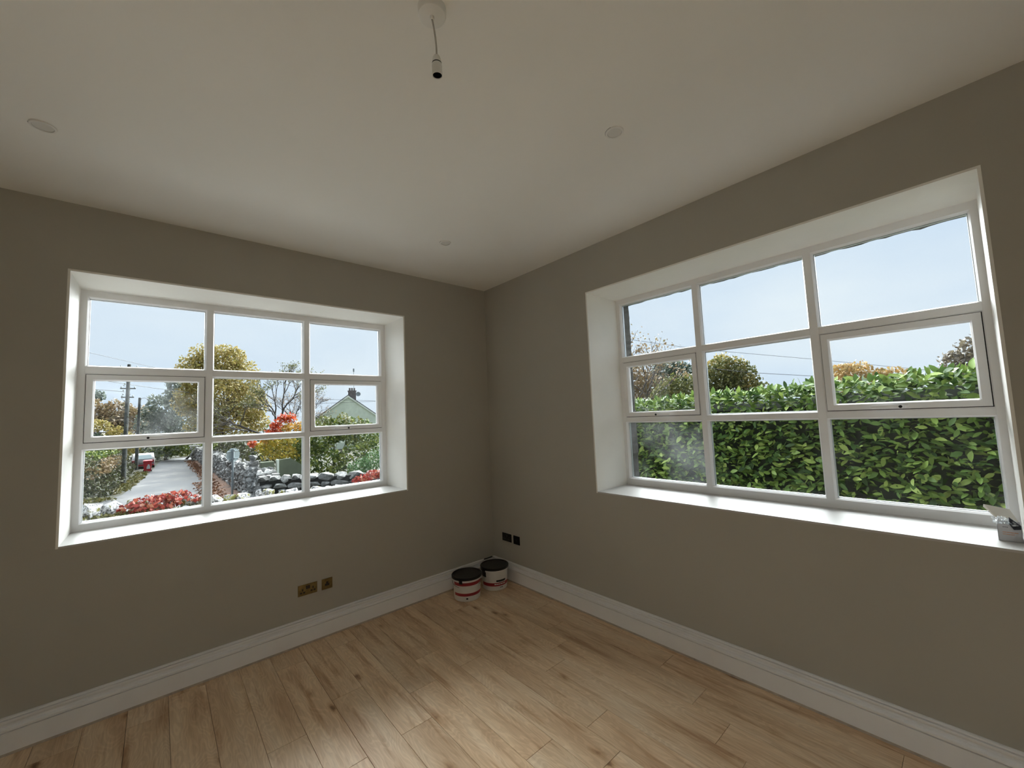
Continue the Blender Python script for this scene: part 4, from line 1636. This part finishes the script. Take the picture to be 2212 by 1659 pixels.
def wire(label, pts, r=0.014):
    P = [pol(*p) for p in pts]
    out = []
    for i in range(len(P) - 1):
        for q in range(8):
            out.append(P[i].lerp(P[i + 1], q / 8))
    out.append(P[-1])
    o = B().tube(out, r, 5).build('overhead_wire', 'cable_black', origin=P[0])
    meta(o, label, 'wire', 'overhead wires')


wire('highest overhead wire crossing the sky in the top left pane of the lane window', [(-9, 0.158, 36), (-5.41, 0.1392, 38), (-0.79, 0.1188, 44), (2.5, 0.106, 50)], 0.016)
wire('overhead wire running behind the taller pole towards the golden tree', [(-9, 0.108, 37), (-4.05, 0.0903, 40), (-0.56, 0.0791, 46), (2.5, 0.071, 52)], 0.022)
wire('short overhead wire ending at the left of the taller pole', [(-9, 0.0835, 37), (-5.31, 0.0761, 39), (-2.75, 0.0718, 41)], 0.022)
wire('upper of the two wires in front of the green gable', [(13.8, 0.0565, 57), (15.66, 0.0550, 57), (22.42, 0.0478, 57), (26, 0.0445, 57)], 0.018)
wire('lower of the two wires in front of the green gable', [(13.8, 0.0475, 57), (15.65, 0.0450, 57), (22.42, 0.0470, 56.5), (26, 0.048, 56)], 0.018)
wire('upper overhead wire above the laurel hedge', [(52, 0.197, 20), (57.82, 0.1708, 21), (64.32, 0.1417, 23), (68.61, 0.1240, 24), (77.97, 0.0880, 28), (86.8, 0.0500, 34), (91, 0.034, 38)], 0.010)
wire('lower overhead wire above the laurel hedge', [(61, 0.117, 20), (67.40, 0.0876, 22), (71.94, 0.0702, 24), (77.84, 0.0540, 27), (86.8, 0.0310, 33)], 0.012)


def wheelie_bin():
    c = W(-0.70, 50.6, GZ)
    t = empty('wheelie_bin', c, 'red wheelie bin with a white mark standing by the parked car', 'bin')
    hw, hd, h = 0.30, 0.34, 0.98

    def sec(z, k_):
        return [(c.x - hw * k_, c.y - hd * k_, c.z + z), (c.x + hw * k_, c.y - hd * k_, c.z + z), (c.x + hw * k_, c.y + hd * k_, c.z + z), (c.x - hw * k_, c.y + hd * k_, c.z + z)]
    b = B()
    b.hexa(sec(0.06, 0.80) + sec(h, 1.0))
    b.build('body', 'bin_red', t, bevel=0.02)
    b = B()
    b.hexa(sec(h, 1.10) + sec(h + 0.05, 1.10))
    b.hexa(sec(h + 0.05, 1.02) + sec(h + 0.11, 0.80))
    b.build('lid', 'bin_red', t, bevel=0.01)
    B().tube([c + Vector((-.26, hd + .05, h)), c + Vector((.26, hd + .05, h))], 0.02, 8).build('handle', 'bin_red', t)
    for s in (-1, 1):
        b = B().lathe([(0.0001, -.03), (.09, -.03), (.10, -.02), (.10, .02), (.09, .03), (0.0001, .03)], (0, 0, 0), 16)
        b.v = [(c.x + s * 0.27 + z, c.y + 0.24 + x, c.z + 0.10 + y) for x, y, z in b.v]
        b.build('wheel', 'tyre', t, smooth=True)
    # white figure printed on the front
    y = c.y - hd * 0.93 - 0.012
    prof = [(-.11, .30), (.13, .30), (.13, .52), (.09, .60), (.07, .70), (-.03, .70), (-.05, .60), (-.10, .50)]
    B().prism([(c.x + a + .05, y - 0.02 * (1 - z_), c.z + z_) for a, z_ in prof], (0, 0.01, 0)).build('printed_mark', 'bin_white', t)


wheelie_bin()


def car():
    c = W(-1.12, 57.5, GZ)
    t = empty('car', c, 'silver car parked at the side of the lane behind the red bin', 'car')
    # side profile (along y, tail towards us) lofted across the width
    prof = [(-1.95, .25), (-2.02, .50), (-1.98, .78), (-1.90, .92), (-1.45, 1.34), (-1.15, 1.44), (0.1, 1.46), (0.5, 1.38), (1.15, .95), (1.95, .76), (2.05, .45), (1.95, .25)]
    xs_ = [(-.86, .93), (-.84, 1.0), (-.60, 1.0), (.60, 1.0), (.84, 1.0), (.86, .93)]
    vs, fs = [], []
    n = len(prof)
    for X, k_ in xs_:
        for y, z in prof:
            tuck = 0.0 if z < .9 else (z - .9) * 0.30
            xx = X * (1 - tuck * 0.55) if abs(X) > .7 else X
            vs.append((c.x + xx, c.y + y * (1 if k_ == 1 else .97), c.z + z))
    for i in range(len(xs_) - 1):
        for q in range(n):
            fs.append((i * n + q, i * n + (q + 1) % n, (i + 1) * n + (q + 1) % n, (i + 1) * n + q))
    fs.append(tuple(range(n)))
    fs.append(tuple(range((len(xs_) - 1) * n, len(xs_) * n)))
    B().add(vs, fs).build('body', 'car_paint', t, smooth=True)
    e = 0.012
    B().add([(c.x - .68, c.y - 1.885 - e, c.z + .95), (c.x + .68, c.y - 1.885 - e, c.z + .95), (c.x + .58, c.y - 1.475 - e, c.z + 1.335), (c.x - .58, c.y - 1.475 - e, c.z + 1.335)], [(0, 1, 2, 3)]).build('rear_screen', 'car_glass', t)
    for s in (-1, 1):
        B().box((c.x + s * .82, c.y - 2.05, c.z + .58), (c.x + s * .50, c.y - 1.9, c.z + .86)).build('tail_lamp', 'car_red', t, bevel=.02)
        B().box((c.x + s * .78, c.y - 2.05, c.z + .30), (c.x + s * .62, c.y - 1.95, c.z + .36)).build('reflector', 'car_red', t, bevel=.01)
        B().box((c.x + s * .86, c.y + 0.62, c.z + .90), (c.x + s * 1.02, c.y + 0.75, c.z + 1.04)).build('wing_mirror', 'print_black', t, bevel=.02)
        for y in (-1.3, 1.3):
            b = B().lathe([(0.0001, -.1), (.30, -.1), (.32, -.07), (.32, .07), (.30, .1), (0.0001, .1)], (0, 0, 0), 20)
            b.v = [(c.x + s * 0.78 + z_, c.y + y + x_, c.z + 0.32 + y_) for x_, y_, z_ in b.v]
            b.build('wheel', 'tyre', t, smooth=True)
    B().box((c.x - .84, c.y - 2.08, c.z + .26), (c.x + .84, c.y - 1.9, c.z + .42)).build('bumper', 'car_red', t, bevel=.03)
    B().box((c.x - .26, c.y - 2.06, c.z + .60), (c.x + .26, c.y - 1.98, c.z + .71)).build('number_plate', 'car_plate', t)


car()


# ---------------------------------------------------------------- houses
def gable_house():
    t = empty('house', W(20.75, 60, GZ), 'pale green gabled house rising behind the trees', 'house')
    x0, xa, x1 = 16.9, 20.75, 24.6
    ze, za = 2.75, 5.65
    D0, D1 = 60.0, 70.0
    b = B()
    b.prism([W(x0, D0, GZ), W(x1, D0, GZ), W(x1, D0, ze), W(xa, D0, za), W(x0, D0, ze)], (0, D1 - D0, 0))
    b.build('gable_wall', 'house_render', t)

    def slope(xe, nm):
        dx = xe - xa
        k_ = 1.06
        p = [W(xa, D0 - .12, za + .03), W(xa + dx * k_, D0 - .12, za + (ze - za) * k_ + .03), W(xa + dx * k_, D1 + .1, za + (ze - za) * k_ + .03), W(xa, D1 + .1, za + .03)]
        B().prism(p, (0, 0, .14)).build('roof', 'slate', t)
        q = [W(xa, D0 - .20, za + .04), W(xa + dx * k_, D0 - .20, za + (ze - za) * k_ + .04), W(xa + dx * k_, D0 - .20, za + (ze - za) * k_ - .20), W(xa, D0 - .20, za - .22)]
        B().prism(q, (0, .10, 0)).build('bargeboard', 'house_trim', t)
    slope(x0, 'l')
    slope(x1, 'r')
    ch = B()
    ch.box(W(20.75, 61.2, 5.0), W(21.85, 62.0, 6.35))
    ch.box(W(20.68, 61.13, 6.35), W(21.92, 62.07, 6.5))
    chim = ch.build('chimney', 'chimney_brick', t)
    for X in (20.98, 21.3, 21.62):
        B().lathe([(.14, 0), (.12, .35), (.15, .40), (.11, .42), (0.0001, .42)], W(X, 61.6, 6.5), 10).build('chimney_pot', 'chimney_brick', chim, smooth=True)
    m = W(21.55, 61.4, 5.6)
    B().tube([m, m + Vector((0, 0, 4.2))], 0.035, 6).build('aerial_mast', 'sign_post', t)
    a = m + Vector((0, 0, 4.1))
    B().box(a + Vector((-.10, -.05, -.35)), a + Vector((.10, .05, .12))).build('aerial_head', 'sign_post', t)
    d = m + Vector((0.6, -.2, .35))
    B().lathe([(0.0001, 0), (.2, -.03), (.34, -.10)], d, 14, axis='y').build('dish', 'sign_post', t, smooth=True)
    B().tube([d, d + Vector((0, .3, -.25))], 0.03, 6).build('dish_bracket', 'sign_post', t)
    t.rotation_euler = (0, 0, radians(-19))


gable_house()


def far_cottage():
    t = empty('cottage', W(-6.6, 68, GZ), 'low white cottage with a slate roof glimpsed at the far left', 'house')
    B().box(W(-10.5, 66, GZ), W(-4.95, 71, 1.75)).build('walls', 'house_trim', t)
    b = B()
    b.prism([W(-11, 65.6, 1.72), W(-4.6, 65.6, 1.72), W(-4.6, 68.5, 2.75), W(-11, 68.5, 2.75)], (0, 0, .12))
    b.build('roof', 'far_slate', t)
    b = B()
    b.prism([W(-11, 71.4, 1.72), W(-4.6, 71.4, 1.72), W(-4.6, 68.5, 2.75), W(-11, 68.5, 2.75)], (0, 0, .12))
    b.build('roof', 'far_slate', t)
    for X in (-6.4, -8.2):
        w = B().box(W(X - .45, 65.93, .1), W(X + .45, 65.99, 1.2)).build('window', 'car_glass', t)


far_cottage()


def gate_piers():
    t = empty('gate_wing', W(4.0, 23, GZ), 'mossy pale green rendered gate pier with a sloping wing wall under the autumn tree', 'wall')
    B().box(W(3.74, 22.8, GZ), W(4.32, 23.3, 0.02)).build('pier', 'pier_render', t, bevel=.03)
    b = B()
    b.prism([W(4.50, 22.9, GZ), W(5.75, 22.9, GZ), W(5.75, 22.9, -.42), W(5.05, 22.9, 0.10), W(4.50, 22.9, 0.05)], (0, .3, 0))
    b.build('wing_wall', 'pier_render', t)
    B().box(W(4.44, 22.85, GZ), W(4.52, 23.2, 0.08)).build('arris', 'house_trim', t)
    rocks = rock_meshes('rubble_stone', 5, 77, pts=14)
    rr = random.Random(6)
    p = empty('gate_pillar', W(3.45, 23, GZ), 'rough stone pillar beside the pale green gate pier', 'pillar')
    for i in range(9):
        M = Matrix.Translation(W(3.48 + rr.uniform(-.05, .05), 23 + rr.uniform(-.05, .05), GZ + .15 + i * .265)) @ Matrix.Rotation(rr.uniform(0, 6), 4, 'Z') @ Matrix.Diagonal((.50, .46, .34, 1))
        place('stone', rocks[rr.randrange(5)], M, p)


gate_piers()


# ---------------------------------------------------------------- trees and shrubs
def blob(X, D, z, r, n, ry=None, rz=None):
    return (tuple(W(X, D, z)), (r, ry or r, rz or r), n)


tree('autumn_tree', 'large golden autumn tree rising behind the rubble wall', 'tree', W(5.0, 55, GZ),
     [blob(5.1, 55, 9.0, 2.2, 2600), blob(3.2, 54.5, 7.7, 2.2, 2400), blob(7.0, 55, 7.3, 2.1, 2200), blob(2.7, 54, 4.9, 1.9, 1800), blob(5.0, 53.5, 5.2, 2.6, 3200), blob(7.6, 54, 4.4, 2.1, 2200), blob(3.7, 53.5, 2.5, 1.9, 1700), blob(6.2, 53.5, 2.4, 2.2, 1900), blob(8.4, 54, 2.2, 1.4, 900), blob(3.6, 54.5, 9.4, 1.5, 900), blob(6.3, 55, 9.6, 1.3, 700)],
     'golden', 0.26, 101, 0.35, shell=0.35)
tree('grey_tree', 'hazy grey-green tree between the lane and the golden tree', 'tree', W(0.8, 68, GZ),
     [blob(0.7, 68, 4.4, 2.4, 1500), blob(2.4, 68, 6.0, 2.0, 1300), blob(-0.6, 68, 2.6, 1.9, 1000), blob(2.2, 67, 3.0, 2.4, 1400), blob(1.6, 68, 7.4, 1.1, 420), blob(0.6, 67, 0.6, 2.6, 1200)],
     'greygreen', 0.34, 102, 0.25, shell=0.4)
tree('bronze_tree', 'broad bronze-brown tree at the far left beyond the poles', 'tree', W(-5.6, 76, GZ),
     [blob(-6.6, 76, 4.0, 2.2, 1500), blob(-4.3, 76, 4.1, 2.1, 1500), blob(-2.4, 76, 3.4, 2.0, 1300), blob(-8.5, 76, 3.6, 2.2, 1200), blob(-5.4, 75, 2.3, 2.5, 1500), blob(-2.6, 75, 1.4, 2.3, 1200)],
     'bronze', 0.34, 103, 0.25, shell=0.4)
tree('yellow_shrub', 'yellow-green bush in front of the bronze tree', 'bush', W(-3.4, 64, GZ),
     [blob(-3.6, 64, 1.2, 1.3, 800), blob(-5.4, 65, 2.6, 1.4, 700, rz=.7), blob(-2.6, 63, 0.4, 1.3, 800), blob(-4.4, 63.5, 0.2, 1.2, 600)], 'golden', 0.26, 104, 0.12)
tree('dark_shrub', 'dark green bush beside the far cottage', 'bush', W(-5.2, 63, GZ),
     [blob(-5.6, 63.5, 1.1, 1.1, 600, rz=.7), blob(-4.4, 63, 0.6, 1.0, 500), blob(-6.8, 64, 0.8, 1.2, 600)], 'pine', 0.24, 105, 0.12)
tree('evergreen', 'dark pine top poking over the bronze tree at the far left', 'tree', W(-7.3, 80, GZ),
     [blob(-7.6, 80, 6.4, 1.3, 500), blob(-6.4, 80, 6.9, .8, 220), blob(-8.6, 80, 5.5, 1.4, 500)], 'pine', 0.34, 106, 0.2)
tree('green_shrub', 'green bush at the foot of the golden tree by the lane bend', 'bush', W(2.6, 66, GZ),
     [blob(1.9, 66, -0.6, 1.5, 900, rz=1.0), blob(3.8, 64, -0.4, 1.5, 900), blob(0.4, 70, -0.9, 1.4, 700, rz=.8), blob(5.2, 62, 0.2, 1.6, 900)], 'ivy', 0.26, 107, 0.12)
tree('far_hedge', 'low hedge closing the view at the bend of the lane', 'hedge', W(-0.5, 74, GZ),
     [blob(-6.5 + i * 1.9, 73.5, -1.0, 1.5, 480, rz=1.15) for i in range(9)], 'olive', 0.28, 108, 0.08, limbs=False)

# bramble bank on the left of the lane
bl = []
rr = random.Random(55)
for i in range(26):
    D = 33.5 + i * 0.95
    Xe = lerp(-2.75, -2.35, i / 26)
    zt = lerp(0.42, -0.25, i / 26)
    bl.append(blob(Xe - .55, D, (GZ + zt) / 2, .75, 330, rz=(zt - GZ) / 2 + .15))
    bl.append(blob(Xe - 1.9, D, (GZ + zt) / 2, 1.0, 160, rz=(zt - GZ) / 2 + .3))
bl3 = [blob(lerp(-2.3, -3.2, rr.random()), 33.2 + rr.random() * 14, -0.4 + rr.uniform(-.3, .4), .5, 110, rz=.35) for i in range(16)]
for i in range(20):
    D = 33.2 + i * 1.1
    bl.append(blob(lerp(-2.35, -1.95, i / 20), D, GZ + .35, .45, 120, rz=.45))
bl2 = [blob(lerp(-2.9, -5.0, rr.random()), 33.5 + rr.random() * 10, 0.30 + rr.uniform(-.15, .15), .7, 150, rz=.28) for i in range(22)]
tree('bramble_bank', 'dark overgrown bank of brambles and ivy on the left of the lane', 'hedge', W(-3.4, 42, GZ), bl, 'bramble', 0.16, 109, 0.06, limbs=False, extra=[(bl2, 'ivy', 0.17), (bl3, 'bronze', 0.16)], shell=0.6)
tree('verge_grass', 'rough grass on the left verge below the bramble bank', 'grass', W(-2.6, 32, GZ),
     [blob(-5.5 + i * .42, 31.9 + rr.uniform(-.5, .8), GZ + .05, .45, 70, rz=.16) for i in range(9)] + [blob(-1.9 + i * .06 + rr.uniform(-.2, .2), 35 + i * 1.0, GZ + .04, .45, 70, rz=.12) for i in range(16)],
     'grass_blade', 0.16, 110, 0.02, limbs=False)


def bare_tree(name, label, base, height, seed, spread, leaf, n_leaf, depth=5, r0=0.16, size=0.13, aim=None, group=None):
    t = empty(name, base, label, 'tree', group)
    rr = random.Random(seed)
    wood = B()
    tips = []

    def grow_(p, d, L, r, k_):
        q = p + d * L
        mid = p.lerp(q, .5) + Vector((rr.gauss(0, .04), rr.gauss(0, .04), rr.gauss(0, .03))) * L
        wood.tube([p, mid, q], [r, r * .82, r * .66], 5 if r > .03 else 4, cap=False)
        if k_ == 0:
            tips.append(q)
            tips.append(mid)
            return
        m = 3 if k_ > 1 else 2 + (rr.random() < .5)
        for i in range(m):
            nd = (d + Vector((rr.gauss(0, spread), rr.gauss(0, spread), rr.gauss(0.05, spread * .6)))).normalized()
            grow_(q if i else p.lerp(q, rr.uniform(.75, 1)), nd, L * rr.uniform(.62, .86), r * .62, k_ - 1)
    d0 = Vector((0, 0, 1)) if aim is None else Vector(aim).normalized()
    grow_(Vector(base), d0, height * .30, r0, depth)
    wood.build('branches', 'twig', t, recalc=False)
    if n_leaf:
        rng = np.random.default_rng(seed)
        bl_ = [(tuple(p), (.28, .28, .28), n_leaf) for p in tips]
        V, F = leaf_cloud(bl_, size, rng, 0.2, 0.2)
        cloud_obj('foliage', V, F, leaf, t)
    return t


bare_tree('thinning_tree', 'half-bare tree with fine twigs to the right of the golden tree', W(9.0, 47, GZ), 10.2, 5, .42, 'olive', 2, 6, 0.2, 0.14)
bare_tree('thinning_tree', 'bare twiggy tree between the golden tree and the green gable', W(11.6, 50, GZ), 7.8, 9, .45, 'bronze', 1, 6, 0.14, 0.12)

# small flaming tree by the wall
def flame_tree():
    b0 = W(5.4, 24.2, GZ)
    blobs = [blob(4.3, 24, 0.95, .42, 170), blob(4.75, 24, 0.65, .48, 200), blob(4.2, 23.8, 0.35, .40, 150), blob(5.1, 24, 0.95, .50, 210), blob(3.85, 23.8, 0.72, .30, 90), blob(5.3, 24, 0.25, .42, 150), blob(4.75, 23.7, 0.15, .34, 110)]
    red = [blob(4.62, 24, 1.75, .32, 130), blob(4.92, 24, 2.12, .30, 110), blob(5.28, 24, 2.15, .28, 100), blob(4.35, 24, 1.35, .34, 120), blob(3.55, 23.8, 0.92, .22, 70), blob(4.75, 23.9, 1.35, .30, 80)]
    org = [blob(5.1, 24, 1.55, .45, 170), blob(5.7, 24.2, 1.6, .45, 150), blob(4.1, 23.9, 1.0, .22, 60)]
    grn = [blob(5.8, 24.4, 0.9, .6, 260), blob(5.9, 24.4, 0.2, .6, 240), blob(6.3, 24.6, 1.5, .6, 200)]
    tree('flame_tree', 'small tree flaming red, orange and yellow above the pale gate pier', 'tree', b0, blobs, 'yellow_leaf', 0.15, 120, 0.06,
         extra=[(red, 'red_leaf', 0.15), (org, 'flame_orange', 0.15), (grn, 'ivy', 0.15)], shell=0.05)


leafmat('flame_orange', [(0.46, 0.20, 0.03, 1), (0.50, 0.28, 0.05, 1), (0.34, 0.27, 0.05, 1)])
flame_tree()
tree('ivy_thicket', 'thick ivy-green shrubs behind the coursed stone wall', 'bush', W(7.6, 24.5, GZ),
     [blob(6.2, 24.4, 0.2, .8, 600), blob(6.9, 24.4, 0.9, .85, 700), blob(7.7, 24.6, 1.35, .75, 600), blob(8.5, 24.6, 1.2, .8, 650), blob(9.4, 24.6, 1.0, .9, 700), blob(7.2, 23.6, -.5, .9, 750), blob(8.4, 23.4, -.4, 1.0, 800), blob(9.6, 23.4, 0.0, 1.0, 700), blob(6.0, 23.4, -.7, .7, 450), blob(10.6, 24, .8, 1.1, 600)],
     'ivy', 0.17, 121, 0.08, shell=0.5, extra=[([blob(7.2, 24.6, 1.75, .5, 160), blob(8.2, 24.6, 1.95, .4, 130), blob(9.0, 24.5, 1.5, .6, 180)], 'olive', 0.16)])
tree('low_conifer', 'soft bright green conifer bush at the right edge of the lane window', 'bush', W(8.0, 20.6, GZ),
     [blob(7.7, 20.5, -.75, .7, 1000, rz=.75), blob(8.5, 20.5, -.45, .8, 1200, rz=.85), blob(9.4, 20.5, -.3, .9, 1000)], 'conifer', 0.10, 122, 0.05, flat=0.0)
tree('dark_thicket', 'dark bushes behind the rubble wall and the road sign', 'bush', W(5.4, 38, GZ),
     [blob(4.9, 44, -.2, 1.2, 800), blob(4.9, 40, -.1, 1.1, 700), blob(4.8, 36, 0.0, 1.1, 700), blob(4.7, 32, -.2, 1.0, 600), blob(4.6, 28, -.2, .9, 600), blob(6.2, 33, .4, 1.3, 800), blob(7.4, 32, .6, 1.5, 900), blob(9, 33, .8, 1.6, 900)], 'bramble', 0.20, 123, 0.08)

# trees above the laurel hedge
def pb(az, slope, R, r, n, rz=None):
    return (tuple(pol(az, slope, R)), (r, r, rz or r), n)


def ground_at(az, R):
    p = pol(az, 0, R)
    return Vector((p.x, p.y, ground_h(p.x, p.y)))


bare_tree('beech_tree', 'sparse brown-leaved tree at the left edge of the hedge window', ground_at(57.6, 15), 5.3, 15, .30, 'bronze', 3, 5, 0.07, 0.09)
tree('beech_tree', 'dense russet-leaved tree behind the left end of the hedge', 'tree', ground_at(58.6, 22),
     [pb(58.2, .06, 22, 1.1, 800), pb(60.0, .055, 22, .8, 500), pb(57, .09, 22, 1.0, 500), pb(59, .01, 22, 1.2, 700)], 'bronze', 0.17, 131, 0.12)
tree('cypress_tree', 'dark blue-green spreading conifer above the hedge', 'tree', ground_at(63, 27),
     [pb(62.4, .085, 27, 1.0, 1100, rz=.7), pb(63.8, .085, 27, .9, 900, rz=.6), pb(61.4, .05, 27, 1.2, 1000), pb(64.4, .045, 27, 1.0, 900, rz=.7), pb(65.2, .055, 27, .8, 500, rz=.35), pb(63, .02, 27, 1.5, 1100)], 'pine', 0.17, 132, 0.16)
tree('hawthorn', 'olive bushy tree in front of the dark conifer', 'tree', ground_at(63.4, 20),
     [pb(62.6, .040, 20, .75, 600), pb(64.0, .045, 20, .8, 650), pb(65.3, .030, 20, .7, 450), pb(61.4, .012, 20, .8, 450), pb(64.4, .0, 20, 1.1, 600)], 'olive', 0.15, 133, 0.10)
tree('ash_tree', 'rounded olive-gold tree above the hedge between the two mullions', 'tree', ground_at(69.6, 26),
     [pb(69.2, .075, 26, 1.0, 1000), pb(67.9, .060, 26, .9, 800), pb(70.8, .062, 26, .95, 850), pb(72.0, .035, 26, .8, 600), pb(67.6, .030, 26, .9, 700), pb(69.8, .030, 26, 1.3, 1000)], 'olive', 0.17, 134, 0.14,
     extra=[([pb(69.0, .098, 26, .55, 200), pb(70.6, .085, 26, .6, 220), pb(67.8, .085, 26, .5, 140), pb(71.8, .05, 25.5, .5, 140)], 'golden', 0.16)])
leafmat('plum', [(0.07, 0.06, 0.05, 1), (0.14, 0.12, 0.09, 1), (0.20, 0.17, 0.11, 1)])
leafmat('golden_orange', [(0.24, 0.17, 0.07, 1), (0.34, 0.24, 0.09, 1), (0.42, 0.25, 0.09, 1), (0.32, 0.28, 0.13, 1)])
tree('maple_tree', 'low golden-orange tree top showing over the hedge', 'tree', ground_at(81.6, 20),
     [pb(80.2, .050, 20, .6, 420, rz=.45), pb(81.8, .055, 20, .6, 420, rz=.42), pb(83.3, .042, 20, .5, 260, rz=.35), pb(84.8, .040, 20, .5, 260, rz=.38), pb(81, .02, 20, 1.0, 500)], 'golden_orange', 0.13, 135, 0.10)
tree('plum_tree', 'grey-brown tree above the hedge at the right edge of the hedge window', 'tree', ground_at(91.5, 17),
     [pb(90.2, .070, 17, .45, 420), pb(91.8, .075, 17, .6, 450), pb(89.2, .055, 17, .4, 300), pb(93.5, .08, 17, .9, 500), pb(90.5, .03, 17, .8, 450)], 'plum', 0.11, 136, 0.09)
bare_tree('plum_tree', 'thin leafy shoots reaching up beside the grey-brown tree', ground_at(88.2, 14), 3.55, 33, .30, 'plum', 3, 4, 0.035, 0.08)
